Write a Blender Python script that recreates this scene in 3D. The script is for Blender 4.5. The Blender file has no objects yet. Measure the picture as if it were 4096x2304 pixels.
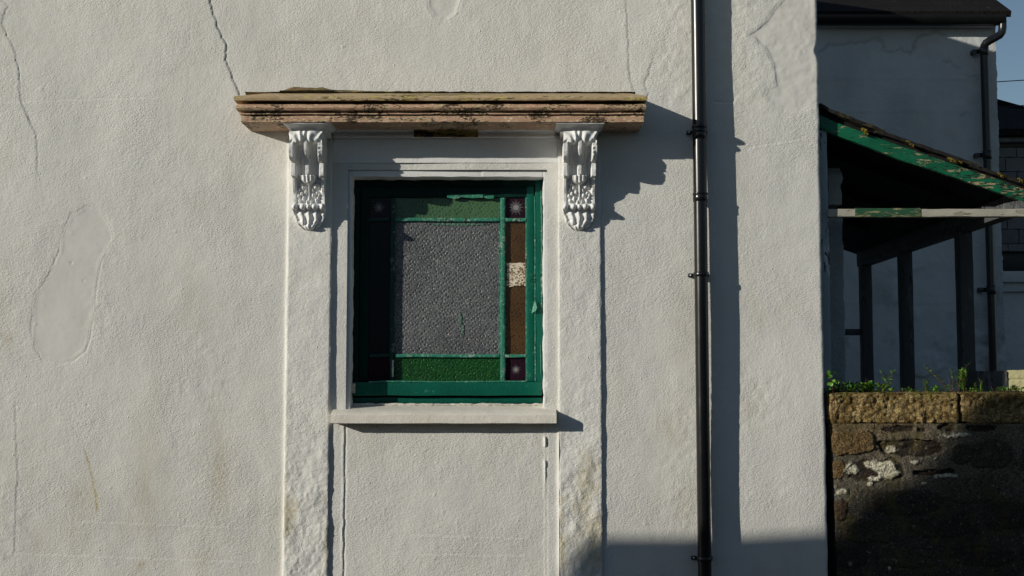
import bpy, bmesh, math, random
import numpy as np
from mathutils import Vector, Matrix
random.seed(7)
C = bpy.context.scene.collection
R = math.radians

# ------------------------------------------------------------------ camera
F, D, EYE, PITCH = 5000.0, 6.0, 1.6, math.atan(388 / 5000)
cam = bpy.data.cameras.new('camera'); cam.sensor_width = 36; cam.lens = 36 * F / 4096
cam.clip_start = .05; cam.clip_end = 400
co = bpy.data.objects.new('camera', cam); C.objects.link(co)
co.location = (0, -D, EYE); co.rotation_euler = (math.pi / 2 + PITCH, 0, 0)
bpy.context.scene.camera = co

# ------------------------------------------------------------------ world, sun
TX, TY = 1.92, .62                                  # sun drift per metre of depth
sd = Vector((TX, 1, -TY)).normalized()
world = bpy.data.worlds.new('World'); bpy.context.scene.world = world
world.use_nodes = True
wn = world.node_tree; wn.nodes.clear()
sky = wn.nodes.new('ShaderNodeTexSky'); sky.sky_type = 'NISHITA'; sky.sun_disc = False
sky.sun_elevation = math.asin(-sd.z); sky.sun_rotation = math.atan2(-sd.x, -sd.y) % (2 * math.pi)
sky.air_density = 1.0; sky.dust_density = .35; sky.ozone_density = 1.5
bg = wn.nodes.new('ShaderNodeBackground'); bg.inputs[1].default_value = .066
wo = wn.nodes.new('ShaderNodeOutputWorld')
wn.links.new(sky.outputs[0], bg.inputs[0]); wn.links.new(bg.outputs[0], wo.inputs[0])
sl = bpy.data.lights.new('sun', 'SUN'); sl.energy = 4.05; sl.angle = R(.5); sl.color = (1, .95, .835)
so = bpy.data.objects.new('sun', sl); C.objects.link(so)
so.rotation_euler = sd.to_track_quat('-Z', 'Y').to_euler(); so.location = (-8, -6, 8)
vs = bpy.context.scene.view_settings
vs.view_transform = 'Standard'; vs.look = 'None'; vs.exposure = 0; vs.gamma = 1; vs.use_curve_mapping = False

# ------------------------------------------------------------------ helpers
def at(px, py, Y=0.0):
    a, b = (px - 2048) / F, -(py - 1152) / F
    dy = math.cos(PITCH) - b * math.sin(PITCH); dz = math.sin(PITCH) + b * math.cos(PITCH)
    t = (Y + D) / dy
    return a * t, EYE + dz * t
def X(px, py, Y=0.0): return at(px, py, Y)[0]
def Z(py, Y=0.0): return at(2048, py, Y)[1]
def topx(x, z, Y=0.0):                              # world -> photograph pixel, works on arrays
    dy = Y + D; dz = z - EYE
    f = dy * math.cos(PITCH) + dz * math.sin(PITCH); u = -dy * math.sin(PITCH) + dz * math.cos(PITCH)
    return 2048 + F * x / f, 1152 - F * u / f

def h2(ix, iz, seed):
    v = np.sin(ix * 127.1 + iz * 311.7 + seed * 74.7) * 43758.5453
    return v - np.floor(v)
def vn(x, z, s, seed=0):
    x = np.asarray(x, float) / s; z = np.asarray(z, float) / s
    ix, iz = np.floor(x), np.floor(z); fx, fz = x - ix, z - iz
    fx = fx * fx * (3 - 2 * fx); fz = fz * fz * (3 - 2 * fz)
    a, b, c, d = h2(ix, iz, seed), h2(ix + 1, iz, seed), h2(ix, iz + 1, seed), h2(ix + 1, iz + 1, seed)
    return (a + (b - a) * fx + (c - a) * fz + (a - b - c + d) * fx * fz) * 2 - 1
def fbm(x, z, s, seed=0, o=3, g=.5):
    r = 0; a = 1; t = 0
    for k in range(o):
        r = r + a * vn(x + 13.7 * k, z - 7.1 * k, s / 2 ** k, seed + 17 * k); t += a; a *= g
    return r / t
def sstep(a, b, x):
    t = np.clip((x - a) / (b - a), 0, 1); return t * t * (3 - 2 * t)
def seg_dist(x, z, pts):
    best = np.full(np.shape(x), 1e9); side = np.zeros(np.shape(x))
    for (ax, az), (bx, bz) in zip(pts, pts[1:]):
        dx, dz = bx - ax, bz - az; L = dx * dx + dz * dz + 1e-12
        t = np.clip(((x - ax) * dx + (z - az) * dz) / L, 0, 1)
        d = np.hypot(x - ax - t * dx, z - az - t * dz)
        s = np.sign((x - ax) * dz - (z - az) * dx)
        m = d < best; best = np.where(m, d, best); side = np.where(m, s, side)
    return best, side
def poly_sdf(x, z, pts):
    d, _ = seg_dist(x, z, pts + [pts[0]])
    ins = np.zeros(np.shape(x), bool)
    n = len(pts)
    for i in range(n):
        ax, az = pts[i]; bx, bz = pts[(i + 1) % n]
        c = ((az > z) != (bz > z)) & (x < (bx - ax) * (z - az) / (bz - az + 1e-12) + ax)
        ins ^= c
    return np.where(ins, -d, d)
def wob(pts, amp, n=6, seed=3):
    out = []; rnd = random.Random(seed)
    for (a, b) in zip(pts, pts[1:]):
        for k in range(n):
            t = k / n; out.append((a[0] + (b[0] - a[0]) * t + rnd.uniform(-amp, amp), a[1] + (b[1] - a[1]) * t + rnd.uniform(-amp, amp)))
    out.append(pts[-1]); return out

def tag(o, label=None, cat=None, group=None, kind=None):
    if label: o['label'] = label
    if cat: o['category'] = cat
    if group: o['group'] = group
    if kind: o['kind'] = kind
    return o
def thing(name, loc, label, cat, group=None):
    o = bpy.data.objects.new(name, None); C.objects.link(o); o.location = loc; o.empty_display_size = .1
    return tag(o, label, cat, group)
def link(name, me, mat, parent=None, sharp=40):
    if mat and not me.materials: me.materials.append(mat)
    me.shade_smooth()
    if sharp: me.set_sharp_from_angle(angle=R(sharp))
    o = bpy.data.objects.new(name, me); C.objects.link(o)
    if parent:
        o.parent = parent
        if parent.type == 'EMPTY': o.matrix_parent_inverse = Matrix.Translation(-parent.location)
    return o
def grid_mesh(name, P, keep=None, attrs=None, wrap=False):
    n, m, _ = P.shape
    idx = np.arange(n * m).reshape(n, m)
    a, b, c, d = idx[:-1, :-1], idx[:-1, 1:], idx[1:, 1:], idx[1:, :-1]
    q = np.stack([a, b, c, d], -1)
    if keep is not None: q = q[keep]
    q = q.reshape(-1, 4)
    me = bpy.data.meshes.new(name)
    me.vertices.add(n * m); me.vertices.foreach_set('co', P.reshape(-1).astype(np.float32))
    me.loops.add(len(q) * 4); me.loops.foreach_set('vertex_index', q.reshape(-1).astype(np.int32))
    me.polygons.add(len(q)); me.polygons.foreach_set('loop_start', (np.arange(len(q)) * 4).astype(np.int32))
    me.polygons.foreach_set('loop_total', np.full(len(q), 4, np.int32))
    me.update(calc_edges=True)
    for k, v in (attrs or {}).items():
        if v.ndim == 2:
            t = me.attributes.new(k, 'FLOAT', 'POINT'); t.data.foreach_set('value', v.reshape(-1).astype(np.float32))
        else:
            t = me.attributes.new(k, 'FLOAT_COLOR', 'POINT')
            w = np.concatenate([v, np.ones(v.shape[:2] + (1,))], -1); t.data.foreach_set('color', w.reshape(-1).astype(np.float32))
    return me
def panel(name, x0, x1, z0, z1, step, H, mat, parent=None, back=.03, base=0., edge=0., xs=None, zs=None, attrs=None, top_back=None, sharp=40, seed=5, rnd=.004):
    """a height field facing the street, its rim turned back into the wall"""
    if xs is None: xs = np.linspace(x0, x1, max(3, int((x1 - x0) / step) + 1))
    if zs is None: zs = np.linspace(z0, z1, max(3, int((z1 - z0) / step) + 1))
    XX, ZZ = np.meshgrid(xs, zs)
    h = H(XX, ZZ) + 0 * XX
    A = attrs(XX, ZZ) if attrs else {}
    if edge:
        wl = np.exp(-((XX - xs[0]) / .02)); wr = np.exp(-((xs[-1] - XX) / .02))
        e = fbm(ZZ, XX * 0, .05, seed, 3) * edge; e2 = fbm(ZZ, XX * 0 + 5, .05, seed + 3, 3) * edge
        XX = XX + e * wl + e2 * wr
        e3 = fbm(XX, ZZ * 0, .06, seed + 9, 3) * edge
        ZZ = ZZ + e3 * (np.exp(-((ZZ - zs[0]) / .02)) + np.exp(-((zs[-1] - ZZ) / .02)))
    # rounded rim
    if rnd:
        dd = np.minimum(np.minimum(XX - XX.min(), XX.max() - XX), 1)
        for W in (XX - xs[0], xs[-1] - XX):
            t = np.clip(1 - W / rnd, 0, 1); h = h - rnd * .6 * t * t
    P = np.stack([XX, base - h, ZZ], -1)
    def padc(P, s): e = P[:, s:s + 1] if s == 0 else P[:, -1:]; e = e.copy(); e[..., 1] = back; return e
    P = np.concatenate([padc(P, 0), P, padc(P, -1)], 1)
    r0 = P[:1].copy(); r0[..., 1] = back; r1 = P[-1:].copy(); r1[..., 1] = back if top_back is None else top_back
    P = np.concatenate([r0, P, r1], 0)
    A = {k: np.pad(v, ((1, 1), (1, 1)) + ((0, 0),) * (v.ndim - 2), 'edge') for k, v in A.items()}
    return link(name, grid_mesh(name, P, None, A), mat, parent, sharp)
def box(name, b, mat, parent=None, bev=.003, rough=0, cuts=0):
    x0, x1, y0, y1, z0, z1 = b
    bm = bmesh.new(); bmesh.ops.create_cube(bm, size=1)
    for v in bm.verts: v.co = Vector(((x0 + x1) / 2 + v.co.x * (x1 - x0), (y0 + y1) / 2 + v.co.y * (y1 - y0), (z0 + z1) / 2 + v.co.z * (z1 - z0)))
    if cuts:
        ax = max(range(3), key=lambda i: (x1 - x0, y1 - y0, z1 - z0)[i])
        ed = [e for e in bm.edges if abs((e.verts[0].co - e.verts[1].co)[ax]) > 1e-5]
        bmesh.ops.subdivide_edges(bm, edges=ed, cuts=cuts)
        for v in bm.verts:
            p = v.co[ax]
            for k in range(3):
                if k != ax: v.co[k] += rough * (float(vn(p, k * 9.1 + b[0], .12, 4)) + .6 * float(vn(p, v.co[k] * 50 + k, .03, 9)))
    if bev:
        ed = [e for e in bm.edges if len(e.link_faces) == 2 and e.calc_face_angle(0) > .8]
        bmesh.ops.bevel(bm, geom=ed, offset=bev, segments=2, affect='EDGES', profile=.6)
    me = bpy.data.meshes.new(name); bm.to_mesh(me); bm.free()
    return link(name, me, mat, parent)
def raw(name, verts, faces, mat, parent=None, sharp=30):
    me = bpy.data.meshes.new(name); me.from_pydata([tuple(v) for v in verts], [], faces); me.update()
    return link(name, me, mat, parent, sharp)
def prism(name, pts, y0, y1, mat, parent=None, sharp=30):
    """outline in x,z given a real thickness in y"""
    n = len(pts)
    v = [(p[0], y0, p[1]) for p in pts] + [(p[0], y1, p[1]) for p in pts]
    f = [tuple(range(n)), tuple(range(2 * n - 1, n - 1, -1))] + [(i, i + n, (i + 1) % n + n, (i + 1) % n) for i in range(n)]
    o = raw(name, v, f, mat, parent, sharp)
    bm = bmesh.new(); bm.from_mesh(o.data); bmesh.ops.recalc_face_normals(bm, faces=bm.faces); bm.to_mesh(o.data); bm.free()
    return o
def tube_geo(path, rad, n=20, cap=True):
    V, Fc = [], []
    path = [Vector(p) for p in path]
    for i, p in enumerate(path):
        t = (path[min(i + 1, len(path) - 1)] - path[max(i - 1, 0)]).normalized()
        a = t.orthogonal().normalized() if abs(t.z) < .9 else t.cross(Vector((0, 1, 0))).normalized()
        if abs(t.z) < .9: a = t.cross(Vector((0, 1, 0))).normalized() if abs(t.y) < .9 else Vector((1, 0, 0))
        b = t.cross(a).normalized(); r = rad[i] if isinstance(rad, (list, tuple)) else rad
        for k in range(n):
            w = 2 * math.pi * k / n; V.append(p + a * (r * math.cos(w)) + b * (r * math.sin(w)))
    for i in range(len(path) - 1):
        for k in range(n):
            Fc.append((i * n + k, i * n + (k + 1) % n, (i + 1) * n + (k + 1) % n, (i + 1) * n + k))
    if cap: Fc += [tuple(range(n))[::-1], tuple(range((len(path) - 1) * n, len(path) * n))]
    return V, Fc
def tube(name, path, rad, mat, parent=None, n=20):
    V, Fc = tube_geo(path, rad, n); return raw(name, V, Fc, mat, parent, 50)
def ring(name, cx, cy, z0, z1, r, mat, parent, lip=.0015, n=28):
    return tube(name, [(cx, cy, z0), (cx, cy, z0 + lip), (cx, cy, z1 - lip), (cx, cy, z1)], [r - lip, r, r, r - lip], mat, parent, n)

# ------------------------------------------------------------------ materials
class NT:
    def __init__(s, name, rough=.8, spec=.3):
        s.m = bpy.data.materials.new(name); s.m.use_nodes = True; s.t = s.m.node_tree
        s.b = s.t.nodes['Principled BSDF']; s.b.inputs['Roughness'].default_value = rough
        s.b.inputs['Specular IOR Level'].default_value = spec
        s.co = s.t.nodes.new('ShaderNodeTexCoord').outputs['Object']
    def n(s, ty, ins=(), **kw):
        nd = s.t.nodes.new(ty)
        for k, v in kw.items(): setattr(nd, k, v)
        for k, v in (ins.items() if isinstance(ins, dict) else enumerate(ins)):
            if v is None: continue
            if isinstance(v, bpy.types.NodeSocket): s.t.links.new(v, nd.inputs[k])
            else: nd.inputs[k].default_value = v
        return nd
    def map(s, scale): return s.n('ShaderNodeMapping', {'Vector': s.co, 'Scale': scale}).outputs[0]
    def noise(s, scale, detail=3, rough=.55, vec=None, dist=0):
        return s.n('ShaderNodeTexNoise', {'Vector': vec or s.co, 'Scale': scale, 'Detail': detail, 'Roughness': rough, 'Distortion': dist}).outputs[0]
    def vor(s, scale, vec=None, rnd=1, feature='F1'):
        nd = s.n('ShaderNodeTexVoronoi', {'Vector': vec or s.co, 'Scale': scale, 'Randomness': rnd}, feature=feature); return nd
    def ramp(s, f, a, b, lo=0., hi=1.):
        return s.n('ShaderNodeMapRange', {'Value': f, 'From Min': a, 'From Max': b, 'To Min': lo, 'To Max': hi}, interpolation_type='SMOOTHSTEP').outputs[0]
    def mix(s, f, a, b):
        nd = s.n('ShaderNodeMix', {'Factor': f}, data_type='RGBA')
        for sock, v in ((nd.inputs[6], a), (nd.inputs[7], b)):
            if isinstance(v, bpy.types.NodeSocket): s.t.links.new(v, sock)
            else: sock.default_value = (*v, 1)
        return nd.outputs[2]
    def math(s, op, a, b=0.): return s.n('ShaderNodeMath', (a, b), operation=op).outputs[0]
    def attr(s, name): return s.n('ShaderNodeAttribute', attribute_name=name)
    def bump(s, h, dist, strength=1., prev=None):
        return s.n('ShaderNodeBump', {'Height': h, 'Distance': dist, 'Strength': strength, 'Normal': prev}).outputs[0]
    def out(s, col=None, nrm=None, rough=None):
        if col is not None:
            if isinstance(col, bpy.types.NodeSocket): s.t.links.new(col, s.b.inputs['Base Color'])
            else: s.b.inputs['Base Color'].default_value = (*col, 1)
        if nrm is not None: s.t.links.new(nrm, s.b.inputs['Normal'])
        if rough is not None: s.t.links.new(rough, s.b.inputs['Roughness'])
        return s.m

def plaster(name, col, grain=1., lump=1., stain=(.42, .35, .17), auto=.0):
    m = NT(name, .75, .25)
    sm = m.attr('smooth').outputs['Fac']; st = m.attr('stain').outputs['Fac']
    g1 = m.noise(150, 3, .6, m.n('ShaderNodeMapping', {'Vector': m.co, 'Rotation': (0, .6, 0), 'Scale': (.75, 1, 1.35)}).outputs[0]); g2 = m.noise(60, 2, .5); g3 = m.noise(9, 2, .45)
    gr = m.math('ADD', m.math('MULTIPLY', g1, 1.), m.math('MULTIPLY', g2, .45 * lump))
    inv = m.math('SUBTRACT', 1.0, m.math('MULTIPLY', sm, .86))
    h = m.math('MULTIPLY', m.math('MULTIPLY', gr, inv), m.ramp(m.noise(2.6, 3, .6), .35, .65, .7, 1.3))
    pits = m.ramp(m.vor(26).outputs['Distance'], .05, .13, 1, 0)
    pk = m.ramp(m.noise(9, 1), .55, .62)
    h = m.math('ADD', h, m.math('MULTIPLY', m.math('MULTIPLY', pits, pk), m.math('MULTIPLY', inv, .7)))
    nr = m.bump(h, .0029 * grain)
    nr = m.bump(g3, .0040 * lump, 1., nr)
    v = m.noise(1.7, 5, .6); v2 = m.noise(5, 4, .6, m.map((1, 1, .35)))
    c = m.mix(m.ramp(v, .3, .7), tuple(x * .93 for x in col), tuple(min(1, x * 1.05) for x in col))
    c = m.mix(m.math('MULTIPLY', m.ramp(v2, .5, .75), .22 + auto), c, (.50, .47, .36))
    spk = m.math('MULTIPLY', st, m.ramp(m.noise(60, 4, .7), .35, .68))
    c = m.mix(m.math('MINIMUM', m.math('ADD', m.math('MULTIPLY', st, .35), m.math('MULTIPLY', spk, .6)), 1.0), c, stain)
    fl = m.math('MULTIPLY', m.ramp(m.noise(85, 2, .5), .64, .7), .35)
    c = m.mix(fl, c, (.55, .50, .30))
    c = m.mix(m.math('MULTIPLY', sm, .5), c, (.61, .595, .565))
    return m.out(c, nr)
M = {}
M['wall'] = plaster('white_render', (.665, .655, .618), 1.1)
M['pil'] = plaster('white_render_rough', (.70, .69, .655), 1.1, 1.5)
M['trim'] = plaster('white_masonry_paint', (.74, .74, .735), .6, .8)
M['carve'] = plaster('white_gloss_stucco', (.74, .74, .73), .28, .35)
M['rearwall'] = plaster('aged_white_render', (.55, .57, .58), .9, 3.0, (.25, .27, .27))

def peel(name, base, under, dark, amt=.5, sc=(1, 1, 1), gloss=.5, light=None):
    m = NT(name, gloss, .35)
    vec = m.map(sc)
    a = m.noise(22, 6, .68, vec); b = m.noise(55, 5, .7, vec, .4); c = m.noise(7, 3, .5, vec)
    col = m.mix(m.ramp(c, .35, .65), tuple(x * .8 for x in base), base)
    if light: col = m.mix(m.ramp(m.noise(35, 5, .65, vec), .56, .62), col, light)
    k = m.ramp(m.math('ADD', m.math('MULTIPLY', a, .6), m.math('MULTIPLY', c, .4)), .64 - amt * .2, .66 - amt * .2)
    col = m.mix(k, col, under)
    k2 = m.ramp(m.math('ADD', m.math('MULTIPLY', b, .55), m.math('MULTIPLY', c, .45)), .665 - amt * .2, .68 - amt * .2)
    col = m.mix(k2, col, dark)
    h = m.math('SUBTRACT', m.noise(90, 3, .6, vec), m.math('ADD', m.math('MULTIPLY', k, .6), m.math('MULTIPLY', k2, .8)))
    return m.out(col, m.bump(h, .0022))
M['cornice'] = peel('flaking_pink_painted_wood', (.58, .365, .245), (.52, .40, .24), (.075, .042, .024), .63, (1.1, 1, 2.6), .6, (.72, .56, .38))
M['nosing'] = peel('lichened_wood', (.48, .35, .20), (.50, .41, .14), (.06, .045, .02), .5, (.5, 1, 3), .75, (.50, .42, .28))
M['bare'] = peel('mossy_bare_wood', (.20, .13, .05), (.30, .24, .07), (.04, .03, .015), .7, (.4, 1, 1.3), .8)
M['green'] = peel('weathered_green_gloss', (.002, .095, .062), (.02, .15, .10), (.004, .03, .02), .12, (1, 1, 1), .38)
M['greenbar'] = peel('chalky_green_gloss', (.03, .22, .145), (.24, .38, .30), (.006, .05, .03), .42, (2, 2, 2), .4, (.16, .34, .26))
M['grime'] = peel('soot_darkened_green_paint', (.0015, .024, .019), (.003, .035, .028), (.012, .03, .028), .15, (2, 2, .7), .5, (.004, .03, .024))  # shade on the head and left frame put into this sooty green
M['grimebar'] = peel('sooty_chalked_green_paint', (.003, .045, .035), (.12, .20, .18), (.004, .02, .016), .35, (2, 2, 2), .5)  # shaded copy of the chalky bar colour, for the left bars
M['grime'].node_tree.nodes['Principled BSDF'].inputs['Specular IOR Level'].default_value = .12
M['green'].node_tree.nodes['Principled BSDF'].inputs['Specular IOR Level'].default_value = .25
def bargem():
    m = NT('peeling_green_board', .5, .35)
    vec = m.n('ShaderNodeMapping', {'Vector': m.co, 'Rotation': (0, -.38, 0), 'Scale': (.45, 1, 2.2)}).outputs[0]
    x = m.n('ShaderNodeSeparateXYZ', (vec,)).outputs[0]
    g = m.ramp(m.n('ShaderNodeSeparateXYZ', (m.co,)).outputs[0], 1.75, 2.35)
    a = m.noise(26, 6, .72, vec); b = m.noise(60, 5, .75, vec); c = m.noise(9, 3)
    col = m.mix(m.ramp(c, .35, .65), (.003, .085, .040), (.004, .12, .058))
    k = m.ramp(m.math('ADD', a, m.math('MULTIPLY', g, .06)), .605, .62)
    col = m.mix(k, col, (.36, .31, .17))
    k2 = m.ramp(m.math('ADD', b, m.math('MULTIPLY', g, .09)), .64, .655)
    col = m.mix(k2, col, (.014, .013, .010))
    return m.out(col, m.bump(m.math('SUBTRACT', 0., m.math('ADD', m.math('MULTIPLY', k, .6), k2)), .003))
M['barge'] = bargem()
M['rail'] = peel('peeling_cream_board', (.42, .40, .33), (.30, .28, .21), (.12, .14, .05), .4, (.3, 1, 1.4), .6)
M['railgreen'] = peel('mossy_green_board', (.10, .13, .03), (.25, .24, .12), (.02, .08, .04), .6, (.25, 1, 1.5), .6)
M['oldwood'] = peel('dark_weathered_wood', (.075, .08, .085), (.11, .115, .12), (.03, .03, .032), .5, (1, 1, .2), .7)
M['bluewood'] = peel('blue_grey_peeling_wood', (.33, .38, .40), (.50, .53, .54), (.03, .03, .035), .55, (1, 1, .25), .7)
M['darkroof'] = peel('black_roof_boards', (.008, .008, .009), (.012, .012, .013), (.004, .004, .004), .4, (1, .2, 1), .9)

def simple(name, col, rough=.5, spec=.4, var=.25, sc=20, bumpd=.0, metal=0):
    m = NT(name, rough, spec); m.b.inputs['Metallic'].default_value = metal
    nz = m.noise(sc, 4, .6)
    c = m.mix(m.ramp(nz, .3, .7), tuple(x * (1 - var) for x in col), tuple(x * (1 + var) for x in col))
    return m.out(c, m.bump(nz, bumpd) if bumpd else None)
def plastic():
    m = NT('black_gloss_plastic', .22, .55)
    sp = m.ramp(m.vor(95).outputs['Distance'], .04, .09, 1, 0)
    k = m.math('MULTIPLY', sp, m.ramp(m.noise(7, 2), .56, .66))
    c = m.mix(m.math('MULTIPLY', k, .6), (.004, .0042, .005), (.35, .33, .30))
    r = m.ramp(m.noise(6, 5, .65, m.map((1, 1, .2))), .35, .7, .22, .40)
    return m.out(c, m.bump(m.noise(9, 3), .0006), r)
M['plastic'] = plastic()
M['pipeblack'] = simple('black_painted_iron', (.010, .011, .013), .3, .5, .3, 15)
M['screw'] = simple('zinc_screw', (.55, .56, .58), .35, .5, .1, 40, 0, .8)
M['mortar'] = simple('pale_mortar', (.52, .50, .44), .9, .2, .25, 60, .004)

def glass(name, col, col2, rough, scale, bd, dots=.5, rnd=.35, dirt=None, spark=None, rot=.62):
    m = NT(name, rough, .5)
    vec = m.n('ShaderNodeMapping', {'Vector': m.co, 'Rotation': (0, rot, 0), 'Scale': (1, 0, .8)}).outputs[0]
    d = m.vor(scale, vec, rnd).outputs['Distance']
    f = m.noise(scale * 3.6, 2, .6)
    c = m.mix(m.ramp(m.math('ADD', d, m.math('MULTIPLY', f, .25)), .22, .55), col, col2)
    c = m.mix(m.ramp(m.noise(4, 4, .6), .4, .7, 0, .35), c, tuple(x * .5 for x in col))
    if spark: c = m.mix(m.ramp(m.noise(scale * 4.2, 1, .5), .61, .72), c, spark)  # sparkle glints put into the colour as pale specks
    if dirt: c = m.mix(m.ramp(m.noise(7, 6, .7), .56, .75, 0, .8), c, dirt)
    h = m.math('ADD', m.math('MULTIPLY', m.ramp(d, 0, .6), dots), m.math('MULTIPLY', f, .45))
    return m.out(c, m.bump(h, bd))
M['gclear'] = glass('obscured_clear_glass', (.018, .019, .024), (.10, .103, .11), .30, 70, .0024, .8, .40, None, (.50, .49, .46))
M['gclear'].node_tree.nodes['Principled BSDF'].inputs['Specular IOR Level'].default_value = .7
M['ggreen'] = glass('textured_green_glass', (.028, .080, .034), (.062, .135, .062), .3, 66, .0022, .6, .5)
M['ggreen2'] = glass('deep_green_glass', (.003, .03, .006), (.008, .06, .012), .25, 70, .0028, .6, .5, None, (.05, .22, .05))
M['gamber'] = glass('amber_glass', (.028, .015, .006), (.075, .038, .013), .3, 75, .002, .5, .5, None, (.16, .09, .03))
M['gpurple'] = glass('plum_glass', (.012, .006, .010), (.024, .010, .018), .2, 60, .0008, .4, 1)
M['gsmoke'] = glass('smoky_glass', (.010, .011, .013), (.016, .018, .020), .3, 60, .0008, .5, .8)
for k_ in ('gpurple', 'gsmoke'): M[k_].node_tree.nodes['Principled BSDF'].inputs['Specular IOR Level'].default_value = .15
M['etch'] = simple('etched_star', (.20, .19, .20), .7, .3, .2, 60)
def paper():
    m = NT('torn_cream_paper', .8, .2)
    a = m.noise(70, 4, .6, None, 1.2)
    c = m.mix(m.ramp(a, .50, .53), (.66, .58, .46), (.16, .10, .055))
    return m.out(c, m.bump(a, .003))
M['paper'] = paper()
M['smear'] = glass('green_smeared_glass', (.018, .05, .036), (.08, .16, .12), .35, 70, .0024, .8, .40, None, (.30, .42, .34))

def stone():
    m = NT('granite_and_mortar', .85, .3)
    col = m.attr('col').outputs['Color']; g = m.attr('grit').outputs['Fac']
    n1 = m.noise(130, 3, .7); n2 = m.noise(50, 4, .65); n3 = m.noise(9, 5, .6)
    k = m.mix(m.ramp(n1, .36, .64), (.40, .37, .34), (1.75, 1.65, 1.45))
    mul = m.n('ShaderNodeMix', {'Factor': 1.0}, data_type='RGBA', blend_type='MULTIPLY')
    m.t.links.new(col, mul.inputs[6]); m.t.links.new(k, mul.inputs[7])
    c = m.mix(m.math('MULTIPLY', m.ramp(n2, .62, .68), .5), mul.outputs[2], (.34, .30, .20))
    c = m.mix(m.math('MULTIPLY', m.ramp(n3, .5, .7), .5), c, (.10, .085, .02))
    h = m.math('MULTIPLY', m.math('ADD', m.math('MULTIPLY', n1, .6), n2), m.math('ADD', m.math('MULTIPLY', g, .8), .3))
    return m.out(c, m.bump(h, .012))
M['stone'] = stone()
def slates(name, a, b, w, h, vert=True, sh=.3, bd=.01):
    m = NT(name, .85, .12)
    sp = m.n('ShaderNodeSeparateXYZ', (m.co,))
    cb = m.n('ShaderNodeCombineXYZ', (sp.outputs[0], sp.outputs[2] if vert else sp.outputs[1], 0.)).outputs[0]
    br = m.n('ShaderNodeTexBrick', {'Vector': cb, 'Color1': (*a, 1), 'Color2': (*b, 1), 'Mortar': (.008, .008, .008, 1), 'Scale': 1.,
             'Mortar Size': .006, 'Mortar Smooth': .3, 'Bias': 0., 'Brick Width': w, 'Row Height': h})
    c = m.mix(m.ramp(m.noise(12, 5, .65), .35, .7, 0, .5), br.outputs[0], tuple(x * 1.6 for x in a))
    c = m.mix(m.ramp(m.noise(9, 5, .7), .67, .69), c, (.12, .10, .05))
    return m.out(c, m.bump(m.math('SUBTRACT', m.noise(40, 3), br.outputs[1]), bd))
M['slate'] = slates('slate_roof', (.010, .009, .009), (.016, .013, .012), .30, .16, False)
M['slatehung'] = slates('grey_slate_hanging', (.13, .135, .14), (.20, .20, .205), .24, .155, True)
M['blackpaint'] = simple('black_gutter', (.006, .006, .007), .4, .4, .2, 10)
M['asphalt'] = simple('asphalt', (.035, .036, .04), .9, .2, .3, 60, .004)
M['paving'] = simple('concrete_paving', (.055, .055, .058), .85, .2, .2, 12, .003)
M['earth'] = simple('garden_soil', (.04, .035, .025), .95, .1, .4, 12, .01)
M['moss'] = simple('golden_moss', (.13, .10, .02), .95, .1, .5, 90, .01)
M['oldplaster'] = plaster('grimy_old_render', (.17, .19, .20), 1.6, 3, (.05, .05, .05), .2)
def leafm(name, a, b):
    m = NT(name, .45, .35)
    m.b.inputs['Subsurface Weight'].default_value = 0
    c = m.mix(m.ramp(m.noise(30, 2), .35, .65), a, b)
    return m.out(c)
M['leaf'] = leafm('fresh_green_leaf', (.07, .20, .02), (.17, .33, .035))
M['leafdark'] = leafm('dark_green_leaf', (.03, .11, .014), (.10, .21, .025))
M['stem'] = simple('reddish_stem', (.12, .05, .03), .7, .3, .3, 40)
M['pier'] = plaster('grey_old_render', (.30, .33, .34), 1.6, 3, (.06, .06, .06), .2)
M['cream'] = plaster('cream_block', (.62, .57, .31), 1, 1.5, (.3, .28, .1), .1)

# ------------------------------------------------------------------ ground (below the frame)
def slab(name, x0, x1, y0, y1, z, m):
    o = raw(name, [(x0, y0, z), (x1, y0, z), (x1, y1, z), (x0, y1, z)], [(0, 1, 2, 3)], m); tag(o, kind='structure'); return o
slab('ground', -150, 150, -150, 250, -.12, M['earth'])
slab('road', -60, 60, -9.5, -1.6, -.1, M['asphalt'])
pv = box('pavement', (-60, 60, -1.6, .8, -.1, 0.0), M['paving'], None, .008); tag(pv, kind='structure')
slab('yard', 1.4, 14, .8, 12, .0, M['paving'])

# ------------------------------------------------------------------ the white house
XE = X(3290, 1152)                                   # right corner of the front wall
house = thing('white_house', (0, 0, 0), 'white rendered house front with carved window hood and green stained glass window', 'house')
_x, _z = at(3868, 172, 5.3)
HTOP = _z + TY * (_x - XE - .05) / TX - .12                # its eaves shade all but a corner of the house behind
WX0, WX1, WZ0, WZ1 = X(1402, 1160), X(2174, 1160), Z(1628), Z(705)     # window opening
PL = (X(1147, 1400), X(1322, 1400)); PR = (X(2234, 1400), X(2405, 1400))
def P0(px, py): return at(px, py, 0)
crackA = wob([P0(*p) for p in ((2, 0), (30, 20), (12, 60), (6, 90), (20, 130), (50, 190), (75, 280), (76, 350), (82, 410), (115, 475))], .004, 5, 1)
crackA2 = wob([P0(*p) for p in ((115, 475), (145, 540), (152, 600), (148, 680))], .003, 4, 8)
crackB = wob([P0(*p) for p in ((838, 0), (852, 60), (880, 130), (904, 180), (900, 240), (925, 300), (957, 385))], .004, 6, 2)
crackC = wob([P0(*p) for p in ((2502, 0), (2508, 120), (2512, 250), (2520, 330), (2540, 380))], .003, 6, 4)
crackD = wob([P0(*p) for p in ((2602, 265), (2590, 300), (2576, 340), (2592, 372), (2585, 440))], .004, 5, 5)
crackE = wob([P0(*p) for p in ((2850, 405), (2880, 410), (2915, 412), (2935, 402))], .003, 4, 6)
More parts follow.
